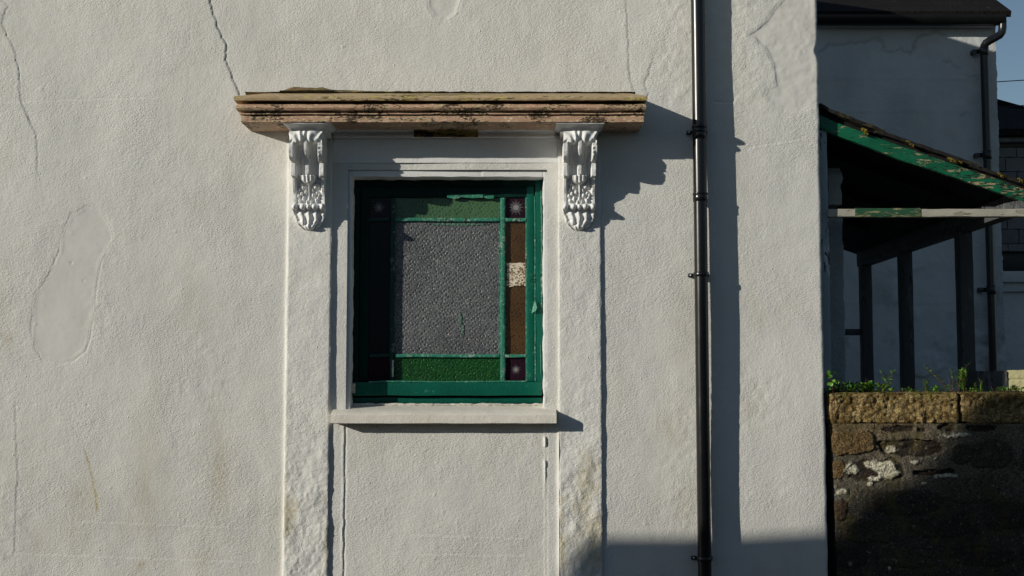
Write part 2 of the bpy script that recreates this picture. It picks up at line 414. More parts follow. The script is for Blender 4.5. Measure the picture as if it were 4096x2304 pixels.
scr = [wob([P0(*p) for p in q], .001, 6, 7) for q in (((330, 2086), (960, 2112)), ((0, 2212), (1010, 2250)), ((60, 1620), (70, 1900), (55, 2210)), ((0, 410), (620, 392)), ((3010, 590), (3200, 560)))]
rust = wob([P0(*p) for p in ((342, 1805), (362, 1880), (384, 1990), (388, 2040))], .003, 5, 9)
patchA = wob([P0(*p) for p in ((345, 830), (400, 845), (440, 905), (446, 960), (408, 1030), (388, 1110), (372, 1230), (358, 1340), (335, 1405), (285, 1440), (235, 1448), (175, 1432), (140, 1380), (133, 1290), (140, 1215), (148, 1175), (205, 1105), (240, 1010), (258, 930), (290, 865), (345, 830))], .004, 3, 11)
patchB = wob([P0(*p) for p in ((3060, 95), (3120, 20), (3180, -40), (3330, -40), (3330, 425), (3270, 415), (3200, 440), (3160, 440), (3090, 415), (3062, 385), (3075, 360), (3108, 345), (3100, 270), (3085, 225), (3060, 190), (3000, 140), (3060, 95))], .004, 3, 12)
patchC = wob([P0(*p) for p in ((1718, -30), (1722, 30), (1748, 70), (1790, 80), (1825, 55), (1838, 0), (1838, -30), (1718, -30))], .003, 3, 13)
def bl(x, z, px, py, rx, rz):
    a, b = P0(px, py); return np.exp(-((x - a) / (rx * .0012)) ** 2 - ((z - b) / (rz * .0012)) ** 2)
def wall_attr(x, z):
    sA, sB, sC = poly_sdf(x, z, patchA), poly_sdf(x, z, patchB), poly_sdf(x, z, patchC)
    sm = np.maximum(np.maximum(sstep(.004, -.004, sA), sstep(.006, -.006, sB)), .8 * sstep(.004, -.004, sC))
    st = np.zeros_like(x)
    for px, py, rx, rz, a in ((880, 1880, 45, 190, .9), (590, 1900, 60, 200, .6), (350, 1990, 70, 70, .75), (35, 1355, 22, 25, 1.), (760, 1210, 80, 120, .45),
                              (150, 2170, 30, 50, .6), (300, 2130, 60, 80, .6), (560, 2260, 30, 22, .9), (2670, 1730, 90, 100, .5), (2730, 1400, 50, 220, .5), (3010, 1630, 60, 90, .6),
                              (2750, 2020, 60, 90, .6), (800, 2240, 40, 40, .6), (30, 640, 20, 70, .5), (2960, 800, 60, 160, .3), (3130, 40, 6, 40, 1.2), (1150, 740, 60, 160, .35), (560, 2262, 12, 8, 1.6)):
        st += a * bl(x, z, px, py, rx, rz)
    st *= .55; st *= .75 + .5 * fbm(x, z * .4, .05, 31)
    d, _ = seg_dist(x, z, rust); st += 1.1 * np.exp(-(d / .005) ** 2)
    st += .45 * sstep(.35, .8, fbm(x, z * .5, .30, 77)) * sstep(1.5, .7, z)
    return {'smooth': sm, 'stain': np.clip(st, 0, 1.4)}
def wall_h(x, z):
    h = .012 * fbm(x, z, 1.1, 1, 2) + .0034 * fbm(x + .1 * z, z * .4, .26, 2, 2) + .0003 * fbm(x, z, .05, 3, 2)
    h += .0012 * fbm(x * 1.0 + z * .5, z * .35 - x * .2, .09, 19, 2) * sstep(-.2, .5, fbm(x, z, .7, 20))
    h += .011 * np.exp(-np.maximum(PL[0] - x, 0) / .0055) * (x < PL[0] + .01) * (z < Z(560))
    px, py = topx(x, z)
    rough = sstep(.2, .7, fbm(x, z, .5, 12)) + sstep(2550, 2700, px) * sstep(700, 300, py)
    h += .0015 * rough * fbm(x, z, .028, 13, 2)
    for c, led, gr, w in ((crackA, .0024, .0014, .0035), (crackA2, .002, .0015, .004), (crackB, .0048, .0020, .004), (crackC, .0022, .0004, .006), (crackD, .002, .0015, .004), (crackE, .002, .005, .003)):
        d, s = seg_dist(x, z, c)
        h += led * .5 * np.exp(-d / .05) * s - gr * np.exp(-(d / w) ** 2)
    for c in scr:
        d, s = seg_dist(x, z, c); h += .0011 * np.exp(-d / .012) * s
    for p, dep, rim in ((patchA, .0010, .0014), (patchB, .0006, .0006), (patchC, .0020, .0022)):
        s = poly_sdf(x, z, p)
        ins = sstep(.003, -.003, s)
        flat = .0015 * fbm(x, z, .12, 40, 2)
        h = h - ins * dep - ins * .95 * (.0034 * fbm(x + .1 * z, z * .4, .26, 2, 2)) + ins * flat * .15
        h -= .0022 * np.exp(-((s - .006) / .005) ** 2) * sstep(.1, .6, .5 + .5 * fbm(x, z, .1, 47)); h += rim * np.exp(-((s + .004) / .006) ** 2) * (.6 + .6 * fbm(x, z, .06, 41))
    # scattered grit
    for k in range(70):
        rr = random.Random(k * 13 + 1); a, b = P0(rr.uniform(0, 3280), rr.uniform(0, 2304)); r = rr.uniform(.003, .006)
        h += (.0028 if rr.random() < .75 else -.003) * np.exp(-((x - a) ** 2 + (z - b) ** 2) / (r * r))
    return h
xs = np.concatenate([np.linspace(-9, -2.62, 40), np.arange(-2.6, XE, .005), [XE]])
zs = np.concatenate([np.linspace(0, .60, 8), np.arange(.62, 3.52, .005), np.linspace(3.56, HTOP, 16)])
WXX, WZZ = np.meshgrid(xs, zs)
hh = wall_h(WXX, WZZ); at_ = wall_attr(WXX, WZZ)
# chipped, lumpy right corner
ed = np.exp(-(XE - WXX) / .012); hh -= .006 * ed * np.clip(1 - (XE - WXX) / .012, 0, 1)
bite = .014 * np.exp(-((WZZ - Z(205)) / .030) ** 2) + .004 * np.exp(-((WZZ - Z(330)) / .015) ** 2)
WX2 = WXX + (fbm(WZZ, 0 * WZZ, .09, 55, 4) * .0045 - bite) * np.exp(-(XE - WXX) / .03)
P = np.stack([WX2, -hh, WZZ], -1)
e = P[:, -1:].copy(); e[..., 1] = 5.25; P = np.concatenate([P, e], 1)
at_ = {k: np.pad(v, ((0, 0), (0, 1)), 'edge') for k, v in at_.items()}
cx = (P[:-1, :-1, 0] + P[1:, 1:, 0]) / 2; cz = (P[:-1, :-1, 2] + P[1:, 1:, 2]) / 2
hole = (cx > WX0 - .02) & (cx < WX1 + .02) & (cz > WZ0 - .02) & (cz < WZ1 + .03)
wallo = link('wall', grid_mesh('wall', P, ~hole, at_), M['wall'], house, 45)
box('wall', (-9, XE - .01, 5.0, 5.22, 0, HTOP), M['wall'], house, 0)
rf = prism('roof', [(-9.2, HTOP), (XE + .05, HTOP), (XE + .05, HTOP + .12), (-9.2, HTOP + .12)], -.12, 5.35, M['slate'], house)
box('window_backing', (WX0 - .1, WX1 + .1, .20, .22, WZ0 - .1, WZ1 + .1), M['blackpaint'], house, 0)

# pilasters
def pil_h(seed, low):
    def f(x, z):
        r = .6 + 1.9 * sstep(1.75, .9, z)
        h = .018 + .0018 * fbm(x, z, .14, seed, 2) + r * .0024 * fbm(x, z * .7, .05, seed + 2, 3) + .0007 * r * fbm(x, z, .015, seed + 4, 2)
        return h
    return f
pst = lambda seed: (lambda x, z: {'stain': np.clip(.9 * sstep(.0, .6, fbm(x, z * .6, .12, seed, 3)) * sstep(1.55, 1.0, z), 0, 1), 'smooth': 0 * x})
zt = Z(560)
panel('pilaster', PL[0], PL[1], .35, zt, .0045, pil_h(61, 1), M['pil'], house, .02, edge=.0045, seed=71, attrs=pst(5), rnd=.006)
panel('pilaster', PR[0], PR[1], .35, zt, .0045, pil_h(81, 1), M['pil'], house, .02, edge=.004, seed=91, attrs=pst(6), rnd=.006)
# frieze and bed mould between the brackets
gx0, gx1 = PL[1] - .004, PR[0] + .004
jx0, jx1 = PL[1] + .0, PR[0] - .0
panel('frieze', gx0, gx1, Z(652), Z(545), .005, lambda x, z: .008 + .001 * fbm(x, z, .1, 5) + .004 * sstep(Z(558), Z(548), z), M['trim'], house, .03)
GX0 = X(1342, 655); GX1 = X(2224, 655)
def jamb_h(seed, amp):
    def f(x, z):
        return -.010 + .0016 * fbm(x, z, .09, seed) + amp * .003 * fbm(x, z, .03, seed + 3, 3) * sstep(1.9, 1.5, z) + .011 * np.exp(-(jx1 - x) / .006)
    return f
panel('window_surround', jx0, WX0, Z(1652), Z(650), .0045, jamb_h(11, 1.), M['trim'], house, .17, edge=.004, seed=14)
panel('window_surround', WX1, jx1, Z(1652), Z(650), .0045, jamb_h(12, 1.6), M['trim'], house, .17, edge=.004, seed=24)
def head_h(x, z):
    d, s = seg_dist(x, z, [P0(1930, 655), P0(1930, 706)])
    return -.010 + .001 * fbm(x, z, .1, 15) + .0016 * np.exp(-d / .02) * s * -1
panel('window_surround', WX0 - .002, WX1 + .002, WZ1, Z(650), .005, head_h, M['trim'], house, .17, edge=.0025, seed=34)
# apron panel below the sill
def apron_h(x, z):
    h = .003 + .003 * fbm(x, z, .5, 21) + .0013 * fbm(x, z, .12, 22)
    l1 = X(1381, 1900) + .003 * fbm(z, 0 * z, .05, 3, 3); l2 = X(2180, 1900) + .003 * fbm(z, 0 * z, .04, 6)
    h += -.004 * np.exp(-((x - l1) / .004) ** 2) + .0035 * np.exp(-((x - l1 + .009) / .006) ** 2) * (.7 + .5 * vn(z, 0 * z, .07, 5))
    rg = .35 + 1.5 * sstep(.1, .6, vn(z, 0 * z, .028, 7)) * sstep(Z(2010), Z(1800), z)
    h += .006 * rg * np.exp(-((x - l2) / .005) ** 2) - .003 * (x < l2) * 0
    h += .003 * sstep(l2, l2 + .02, x)
    h += .011 * np.exp(-(jx1 - x) / .006)
    for c in scr2:
        d, s = seg_dist(x, z, c); h += .0012 * np.exp(-d / .010) * s
    for k in range(14):
        rr = random.Random(k * 7 + 5); a, b = P0(rr.uniform(1400, 2150), rr.uniform(1730, 2300))
        h += .003 * np.exp(-((x - a) ** 2 + (z - b) ** 2) / .004 ** 2)
    return h
scr2 = [[P0(1660, 2140), P0(2090, 2155)], [P0(1700, 2218), P0(2100, 2225)]]
panel('apron_panel', jx0, jx1, .3, Z(1655), .005, apron_h, M['wall'], house, .02, rnd=0)
# sill
sx0, sx1 = X(1322, 1675, -.085), X(2226, 1675, -.085)
sz1, sz0 = Z(1657, -.085), Z(1695, -.085)
def sill():
    prof = [(.10, Z(1622, .10)), (.0, (Z(1622, .10) + sz1) / 2 + .003), (-.078, sz1 + .002), (-.085, sz1 - .004), (-.0855, (sz0 + sz1) / 2), (-.085, sz0 + .003), (-.080, sz0), (.0, sz0 + .004), (.02, sz0 + .004)]
    n = 190; xs = np.linspace(sx0, sx1, n); rows = []
    for y, z in prof:
        rows.append(np.stack([xs, y + .0014 * fbm(xs, 0 * xs + y * 9, .08, 3), z + .0014 * fbm(xs, 0 * xs + z * 7, .07, 8)], -1))
    Pn = np.stack(rows, 0)[::-1]
    o = link('window_sill', grid_mesh('window_sill', Pn), M['trim'], house, 35)
    o.data.materials[0] = M['silltop']
    me = o.data; bm = bmesh.new(); bm.from_mesh(me)
    for s in (0, n - 1):
        bm.verts.ensure_lookup_table()
        loop = [bm.verts[r * n + s] for r in range(len(prof))]
        try: bm.faces.new(loop if s == 0 else loop[::-1])
        except Exception: pass
    bmesh.ops.recalc_face_normals(bm, faces=bm.faces); bm.to_mesh(me); bm.free(); me.set_sharp_from_angle(angle=R(35))
M['silltop'] = plaster('sill_paint', (.74, .70, .62), .8, 1.)
sill()
def strip_lumps(name, x0, x1, zfun, y0, mat, parent, r=.008, seed=3):
    n = int((x1 - x0) / .006); V = []; Fc = []
    for i in range(n + 1):
        x = x0 + (x1 - x0) * i / n; z = zfun(x); w = r * (1 + .5 * float(fbm(x, 0, .03, seed)))
        for k in range(5):
            a = math.pi * k / 4 - math.pi / 2
            V.append((x, y0 - w * math.cos(a) * .9, z + w * math.sin(a) + .002 * float(vn(x, k, .02, seed))))
    for i in range(n):
        for k in range(4): Fc.append((i * 5 + k, (i + 1) * 5 + k, (i + 1) * 5 + k + 1, i * 5 + k + 1))
    return raw(name, V, Fc, mat, parent, 60)
strip_lumps('mortar_bead', WX0, WX1, lambda x: Z(1619, .10) , .098, M['mortar'], house, .006)

# ---- cornice
CXL, CXR = X(965, 488, -.22), X(2575, 488, -.22)
prof = [(.0, Z(372)), (.10, Z(376, -.10)), (.255, Z(383, -.255)), (.264, Z(386, -.264)), (.267, Z(392, -.267)), (.265, Z(401, -.265)), (.258, Z(404, -.258)), (.185, Z(405, -.185)), (.180, Z(414, -.180)),
        (.246, Z(417, -.246)), (.254, Z(423, -.254)), (.256, Z(430, -.256)), (.250, Z(439, -.250)), (.238, Z(445, -.238)), (.196, Z(446, -.196)), (.194, Z(450.5, -.194)),
        (.231, Z(451, -.231)), (.231, Z(457, -.231)), (.190, Z(458, -.190)), (.190, Z(461, -.190)), (.221, Z(463, -.221)), (.222, Z(475, -.222)), (.221, Z(488, -.221)), (.214, Z(491, -.214)), (.05, Z(491, -.214)), (.0, Z(491, -.214))]
def sweep(name, prof, xl, xr, ref, mat, parent, st=.006, amp=.0012, nr=24, seed=1, sharp=32):
    rows = []
    for (d, z) in prof:
        oL, oR = (d - ref) * .58, (d - ref) * .22
        a = np.linspace(.02, -d, nr) if d > 0 else np.full(nr, .02)
        nx = int((xr - xl) / st); b = np.linspace(xl - oL, xr + oR, nx)
        x = np.concatenate([np.full(nr, xl - oL), b[1:-1], np.full(nr, xr + oR)])
        y = np.concatenate([a, np.full(nx - 2, -d), a[::-1]])
        s = np.concatenate([np.arange(nr) * st, np.arange(nx - 2) * st + .3, np.arange(nr) * st + 9])
        j = fbm(s, 0 * s + z * 3, .05, seed, 3) * amp
        y = y - np.where(y < -.03, j, 0); zz = z + fbm(s, 0 * s + d * 5, .07, seed + 4, 3) * amp * (1.2 if d > .01 else 0)
        rows.append(np.stack([x, y, zz], -1))
    return link(name, grid_mesh(name, np.stack(rows[::-1], 0)), mat, parent, sharp)
cor = sweep('cornice', prof, CXL, CXR, .22, M['cornice'], house, amp=.002)
cor.data.materials.append(M['nosing'])
for p_ in cor.data.polygons:
    if p_.center.z > Z(404, -.258) and p_.center.y > -.262 or p_.center.z > Z(400, -.26): p_.material_index = 1
cor['label'] = 'long wooden hood moulding with flaking pink paint'
# crumbly flaunching on top of the hood
V = []; Fc = []; n = 260
cps = [(985, 383), (1060, 376), (1125, 368), (1150, 356), (1180, 349), (1230, 352), (1290, 350), (1330, 361), (1420, 364), (1600, 366), (1900, 369), (2300, 372), (2420, 378), (2540, 388)]
for i in range(n + 1):
    px = 985 + (2540 - 985) * i / n
    py = float(np.interp(px, [c[0] for c in cps], [c[1] for c in cps])) + 2.2 * float(fbm(px, 0, 30, 4, 3))
    x, z = P0(px, py); w = .035 + .012 * float(fbm(x, 1, .05, 9, 3)) + (.03 if 1125 < px < 1340 else 0)
    zc = Z(372)
    V += [(x, .01, z), (x, -.006, z), (x, -w * .5, zc + (z - zc) * .55 + .003 * float(vn(x, 3, .02, 3))), (x, -w, zc - .002)]
for i in range(n):
    for k in range(3): Fc.append((i * 4 + k + 1, (i + 1) * 4 + k + 1, (i + 1) * 4 + k, i * 4 + k))
raw('flashing', V, Fc, M['bare'], house, 25)
# bed mould
bx0, bx1 = X(1335, 530, -.03), X(2218, 530, -.03)
def bar_sweep(name, prof, x0, x1, mat, parent, st=.008, amp=.001, seed=1):
    n = max(3, int((x1 - x0) / st)); xs = np.linspace(x0, x1, n); rows = []
    for (d, z) in prof:
        rows.append(np.stack([xs, -d - amp * fbm(xs, 0 * xs + z * 3, .06, seed), z + amp * fbm(xs, 0 * xs + d * 5, .07, seed + 3)], -1))
    return link(name, grid_mesh(name, np.stack(rows[::-1], 0)), mat, parent, 35)
bp = [(.10, Z(491, -.214) + .002), (.10, Z(503, -.10)), (.085, Z(508, -.085)), (.055, Z(517, -.055)), (.038, Z(530, -.038)), (.034, Z(540, -.034)), (.040, Z(543, -.040)), (.038, Z(549, -.038)), (.012, Z(553, -.012)), (.0, Z(553, -.0))]
bar_sweep('bed_moulding', bp, bx0, bx1, M['trim'], house, amp=.0015)
bx2, bx3 = X(1655, 530, -.05), X(1912, 530, -.05)
bar_sweep('exposed_wood', [(d + .004, z) for d, z in bp[1:8]], bx2, bx3, M['bare'], house, amp=.003, seed=8)

# ---- brackets
def bump1(x, c, w): return np.exp(-((x - c) / w) ** 2)
def corbel(cxpx, label):
    w = .0795
    cx = X(cxpx, 700, -.1)
    V0, V1 = 524., 928.
    nu, nv = 121, 300
    u = np.linspace(-1, 1, nu); v = np.linspace(V0, V1, nv); U, Vv = np.meshgrid(u, v)
    # rail relief taken from the shadow the bracket throws
    yk = [524, 532, 545, 560, 575, 590, 610, 630, 642, 649, 652, 656, 680, 705, 709, 714, 730, 745, 760, 772, 785, 812, 818, 826, 836, 843, 848, 870, 900, 920, 928]
    dk = [.172, .176, .178, .176, .176, .180, .180, .172, .158, .136, .112, .116, .117, .115, .112, .092, .084, .080, .072, .062, .056, .056, .066, .078, .074, .056, .050, .046, .034, .024, .012]
    rail = np.interp(Vv, yk, dk)
    mid = np.interp(Vv, [524, 560, 580, 600, 620, 640, 652, 668, 695, 712, 740, 770, 812, 818, 845, 850, 880, 910, 928],
                        [.185, .172, .135, .122, .104, .090, .080, .076, .074, .056, .050, .046, .046, .058, .050, .042, .036, .026, .012])
    aU = np.abs(U)
    rw = np.where(Vv < 712, .70, .80)
    k = sstep(rw - .05, rw + .05, aU) * (Vv < 848)
    H = mid + (rail - mid) * k
    # fluting of the channel beside the rail
    ch = (Vv > 572) & (Vv < 706)
    H -= ch * .010 * bump1(aU, .52, .12) * (1 - k); H += ch * .006 * bump1(aU, .66, .05)
    H -= ch * .006 * bump1(aU, .28, .06)
    # tongue
    tw = np.interp(Vv, [565, 600, 625, 640], [.15, .14, .09, .03])
    tg = sstep(0, .45, 1 - (aU / tw) ** 2) * (Vv > 562) * (Vv < 640)
    H = np.maximum(H, tg * np.interp(Vv, [560, 600, 622, 640], [.184, .178, .160, .10]))
    H = np.maximum(H, sstep(0, .4, 1 - (aU / .16) ** 2) * (Vv > 630) * (Vv < 702) * np.interp(Vv, [630, 660, 664, 702], [.120, .110, .122, .120]))
    # gathered leaf at the head
    bot = 560 + 16 * np.abs(np.sin((U + .02) * 3.9)) + 10 * aU ** 2 - 12 * bump1(U, 0, .18)
    lf = sstep(3, -5, Vv - bot)
    fold = .5 + .5 * np.cos(U * 14 + 1.8 * np.sin(U * 5 + .6) + (Vv - 530) * .05 * U * 3)
    lobe = .188 - .012 * (1 - np.clip((Vv - 524) / 14, 0, 1)) + .009 * fold - .010 * sstep(-18, 0, Vv - bot) - .012 * aU ** 3
    H = np.where(lf > 0, H * (1 - lf) + lobe * lf, H)
    # outer leaf curling down the right rail
    H += .010 * bump1(U, .62, .17) * bump1(Vv, 600, 26) * (.6 + .6 * np.sin(Vv * .35 + U * 9))
    H += .008 * bump1(U, .8, .12) * bump1(Vv, 628, 14)
    # cup
    cb = 741 - 18 * (U / .5) ** 2
    cu = sstep(.52, .42, aU) * sstep(698, 703, Vv) * sstep(3, -8, Vv - cb)
    cup = .112 + .008 * np.abs(np.cos(U * 13)) - .00040 * np.clip(Vv - 705, 0, 60) - .05 * aU ** 2.5
    H = np.maximum(H, cu * cup)
    # acanthus scrolls
    for (a, b, ra, rb, hgt) in ((-.52, 740, .13, 8, .018), (-.38, 752, .12, 10, .022), (-.62, 758, .10, 9, .018), (-.22, 768, .09, 12, .020), (-.48, 775, .10, 10, .022), (-.66, 784, .10, 9, .020), (-.34, 795, .10, 12, .022), (-.60, 803, .10, 9, .018),
                                (.02, 760, .06, 30, .022), (.0, 800, .10, 14, .018), (.28, 782, .12, 10, .024), (.24, 762, .05, 10, .020), (.52, 772, .10, 7, .022), (.66, 780, .07, 8, .020), (.60, 792, .10, 6, .022), (.48, 804, .09, 10, .022), (.56, 742, .16, 12, .018), (.40, 748, .1, 9, .016), (-.12, 806, .06, 12, .018), (.14, 806, .06, 12, .018)):
        H += hgt * np.clip(1 - ((U - a) / ra) ** 2 - ((Vv - b) / rb) ** 2, 0, 1) ** .6
    # balls
    for (a, ra, rb) in ((-.86, .17, 14), (-.36, .20, 13), (.0, .15, 12), (.36, .20, 13), (.84, .18, 14)):
        s = 1 - ((U - a) / ra) ** 2 - ((Vv - 828) / rb) ** 2
        H = np.maximum(H, (s > 0) * (.056 + .030 * np.sqrt(np.clip(s, 0, 1))))
    # lower leaf
    low = sstep(842, 850, Vv)
    t = np.clip((Vv - 845) / 80, 0, 1)
    H += low * (.006 * np.cos(U * 13 + .5 * np.sin(Vv * .12)) * (1 - .3 * t) + .016 * (1 - aU ** 2) * np.sin(np.pi * np.clip(t, 0, 1) ** .6))
    H += low * .012 * np.clip(1 - (U / .5) ** 2 - ((Vv - 908) / 14) ** 2, 0, 1) ** .5
    for a, b in ((-.6, 893), (.6, 890), (-.25, 912), (.3, 912)):
        H += .008 * np.clip(1 - ((U - a) / .3) ** 2 - ((Vv - b) / 10) ** 2, 0, 1) ** .5
    seed = int(cxpx)
    xw = U * w
    H += .0022 * fbm(xw, Vv * .0012, .02, seed, 3)
    hw = np.interp(Vv, [524, 530, 560, 575, 640, 650, 655, 705, 712, 760, 812, 828, 842, 860, 880, 895, 908, 918, 924, 928],
                       [.98, .98, .95, 1.0, .98, .94, .97, .96, .93, .93, .94, 1.0, .96, .93, .84, .72, .56, .40, .24, .06])
    hw = hw + .012 * np.sin(Vv * .42) * (Vv > 842)
    # px row -> height: rows were read at the relief's own depth
    zz = np.empty_like(H)
    for _ in range(2):
        Hp = np.pad(H, 1, 'edge'); H = (Hp[:-2, 1:-1] + Hp[2:, 1:-1] + Hp[1:-1, :-2] + Hp[1:-1, 2:] + 2 * H) / 6
    for i in range(nv): zz[i, :] = Z(v[i], -.5 * (rail[i, 0] + mid[i, nu // 2]))
    Pn = np.stack([cx + U * w * hw, -H, zz], -1)[::-1]
    l = Pn[:, :1].copy(); l[..., 1] = .0; r = Pn[:, -1:].copy(); r[..., 1] = .0
    Pn = np.concatenate([l, Pn, r], 1)
    b0 = Pn[:1].copy(); b0[..., 1] = 0; Pn = np.concatenate([b0, Pn], 0)
    o = link('corbel', grid_mesh('corbel', Pn), M['carve'], house, 50)
    o['label'] = label
    # flared cap
    c2 = X(cxpx + 2, 510, -.19)
    ap = [(.212, Z(490, -.212)), (.214, Z(494, -.214)), (.204, Z(497, -.204)), (.184, Z(504, -.184)), (.164, Z(513, -.164)), (.149, Z(523, -.149)), (.147, Z(527, -.147)), (.170, Z(527.5, -.170)), (.15, Z(532, -.16)), (.0, Z(532, -.16))]
    hws = [.113, .113, .108, .098, .088, .086, .090, .090, .08, .08]
    rows = []
    for (d, z), h in zip(ap, hws):
        y = np.linspace(0, -d, 12)
        x = np.concatenate([np.full(12, c2 - h), np.linspace(c2 - h, c2 + h, 26)[1:-1], np.full(12, c2 + h)])
        yy = np.concatenate([y, np.full(24, -d), y[::-1]])
        rows.append(np.stack([x, yy, z + 0 * x + .0008 * fbm(x, yy, .03, 3)], -1))
    link('cap_moulding', grid_mesh('cap_moulding', np.stack(rows[::-1], 0)), M['trim'], o, 50)
corbel(1231, 'left carved white bracket')
corbel(2318, 'right carved white bracket')

# ---- window
win = bpy.data.objects.new('window', bpy.data.meshes.new('window'))
def wbox(name, p, y0, y1, mat, parent, bev=.004, cuts=0, rough=0):
    x0, x1, a, b = p
    ym = (a + b) / 2; xm = (x0 + x1) / 2
    return box(name, (X(x0, ym, y0), X(x1, ym, y0), y0, y1, Z(b, y0), Z(a, y0)), mat, parent, bev, rough, cuts)
C.objects.unlink(win) if win.name in C.objects else None
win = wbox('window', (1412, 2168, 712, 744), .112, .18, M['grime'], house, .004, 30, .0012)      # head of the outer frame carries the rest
win['label'] = 'green painted window with nine coloured panes'
wbox('frame_sill', (1410, 2168, 1590, 1615), .125, .19, M['green'], win, .003, 20, .001)
wbox('sash_rail', (1412, 2168, 1528, 1583), .10, .17, M['green'], win, .005, 30, .0012)
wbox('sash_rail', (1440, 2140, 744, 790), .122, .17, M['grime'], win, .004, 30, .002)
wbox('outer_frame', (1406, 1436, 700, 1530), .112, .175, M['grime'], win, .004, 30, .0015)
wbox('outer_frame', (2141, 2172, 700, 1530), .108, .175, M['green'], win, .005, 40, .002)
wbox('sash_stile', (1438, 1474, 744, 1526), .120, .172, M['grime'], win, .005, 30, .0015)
wbox('sash_stile', (2107, 2138, 744, 1526), .118, .172, M['green'], win, .006, 40, .0018)
def glazing_bar(p, mat):
    return wbox('glazing_bar', p, .117, .15, M[mat], win, .006, 40, .0013)
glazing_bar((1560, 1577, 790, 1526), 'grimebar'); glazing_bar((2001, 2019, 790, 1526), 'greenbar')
for a, b in ((871, 885), (1416, 1429)):
    for c, d in ((1475, 1559), (1579, 2000), (2020, 2106)):
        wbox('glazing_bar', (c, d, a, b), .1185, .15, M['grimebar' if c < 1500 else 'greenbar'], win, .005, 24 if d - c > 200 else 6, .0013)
# thin putty lines round the right-hand panes
for p in ((1996, 2000, 893, 1414), (2102, 2106, 790, 1519), (2020, 2023, 790, 1519), (2104, 2108, 790, 1524)):
    wbox('putty', p, .124, .14, M['greenbar'], win, .001, 30, .0015)
for p, y in (((2137.5, 2141.5, 786, 1526), .106), ((2163, 2168, 760, 1240), .103), ((2160, 2163, 1380, 1500), .104)):
    wbox('worn_edge', p, y, y + .012, M['greenbar'], win, .001, 40, .0018)
wbox('worn_edge', (1475, 2104, 1524, 1529), .098, .12, M['greenbar'], win, .001, 60, .0022)
wbox('bare_patch', (1567, 1574, 1440, 1508), .1155, .12, M['mortar'], win, .001, 12, .001)  # sunlit glimpse of white painted as a pale strip
wbox('bare_patch', (1408, 1421, 1534, 1572), .097, .11, M['mortar'], win, .002, 6, .002)
YG = .134
def pane(p, mat, star=0):
    x0, x1, a, b = p
    X0, X1, Z0, Z1 = X(x0 - 4, a, YG), X(x1 + 4, a, YG), Z(b + 4, YG), Z(a - 4, YG)
    n = max(3, int((X1 - X0) / .01)); m_ = max(3, int((Z1 - Z0) / .01))
    XX, ZZ = np.meshgrid(np.linspace(X0, X1, n), np.linspace(Z0, Z1, m_))
    me = grid_mesh('pane', np.stack([XX, YG + .0006 * fbm(XX, ZZ, .08, 3), ZZ], -1))
    me.materials.append(mat)
    if star:
        me.materials.append(M['etch'])
        bm = bmesh.new(); bm.from_mesh(me); c0, c1 = (X0 + X1) / 2, (Z0 + Z1) / 2
        N = 24; r1 = star
        for k in range(N):
            w = 2 * math.pi * k / N; rr = r1 * (1 if k % 2 == 0 else .72) * (1.0 + .08 * math.cos(k * 5)); hw = .05
            vs_ = [bm.verts.new((c0 + r * math.sin(w + s), YG - .0022, c1 + r * math.cos(w + s))) for r, s in ((r1 * .42, -.085), (rr, 0), (r1 * .42, .085))]
            f = bm.faces.new(vs_); f.material_index = 1
        vs_ = [bm.verts.new((c0 + r1 * .36 * math.sin(2 * math.pi * k / 20), YG - .0022, c1 + r1 * .36 * math.cos(2 * math.pi * k / 20))) for k in range(20)]
        f = bm.faces.new(vs_); f.material_index = 1
        for f in bm.faces:
            if f.material_index == 1 and f.normal.y > 0: f.normal_flip()
        bm.to_mesh(me); bm.free()
    return link('pane', me, mat, win, 60)
c1, c2, c3 = (1475, 1559), (1579, 2000), (2021, 2106)
r1, r2, r3 = (790, 870), (886, 1415), (1430, 1527)
pane((*c1, *r1), M['gpurple'], .036)['label'] = 'plum corner pane with etched star, in shade'
pane((*c2, *r1), M['ggreen'])['label'] = 'pale green pane along the top'
pane((*c3, *r1), M['gpurple'], .042)['label'] = 'plum corner pane with bright etched star'
pane((*c1, *r2), M['gsmoke'])['label'] = 'tall narrow dark pane'
pane((*c2, *r2), M['gclear'])['label'] = 'large obscured pane with starry texture'
pane((*c3, *r2), M['gamber'])['label'] = 'tall narrow amber pane'
pane((*c1, *r3), M['gpurple'])['label'] = 'dark plum pane low in the shaded corner'
pane((*c2, *r3), M['ggreen2'])['label'] = 'deep green pane along the bottom'
pane((*c3, *r3), M['gpurple'], .026)['label'] = 'plum corner pane with faint star below'
a, b = at(2027, 1146, YG - .003), at(2103, 1050, YG - .003)
pp = wob([(a[0], a[1]), (a[0] + .001, b[1]), (b[0] - .02, b[1] - .002), (b[0], b[1] - .001), (b[0] - .002, a[1] + .004), (a[0] + .01, a[1] - .001), (a[0], a[1])], .0025, 5, 21)[:-1]
prism('torn_paper', pp, YG - .004, YG - .002, M['paper'], win)
for k_, (cx_, cy_, rx_, ry_) in enumerate(((1830, 897, 110, 5), (1840, 1272, 7, 20), (1850, 1318, 6, 22))):
    p = []
    for q in range(26):
        w = 2 * math.pi * q / 26; f_ = 1 + .35 * float(vn(q * 1.3 + k_ * 9, k_, 1, 4))
        p.append(at(cx_ + rx_ * f_ * math.cos(w), cy_ + ry_ * f_ * math.sin(w), YG - .003))
    prism('paint_smear', p, YG - .0032, YG - .0022, M['smear'], win)
# curled flake of paint
fx, fz = at(2140, 1228, .10)
raw('paint_flake', [(fx, .10, fz + .035), (fx - .012, .10, fz - .004), (fx + .002, .085, fz - .02), (fx + .010, .082, fz - .006), (fx - .018, .102, fz - .03)], [(0, 1, 2, 3), (1, 4, 2)], M['greenbar'], win)
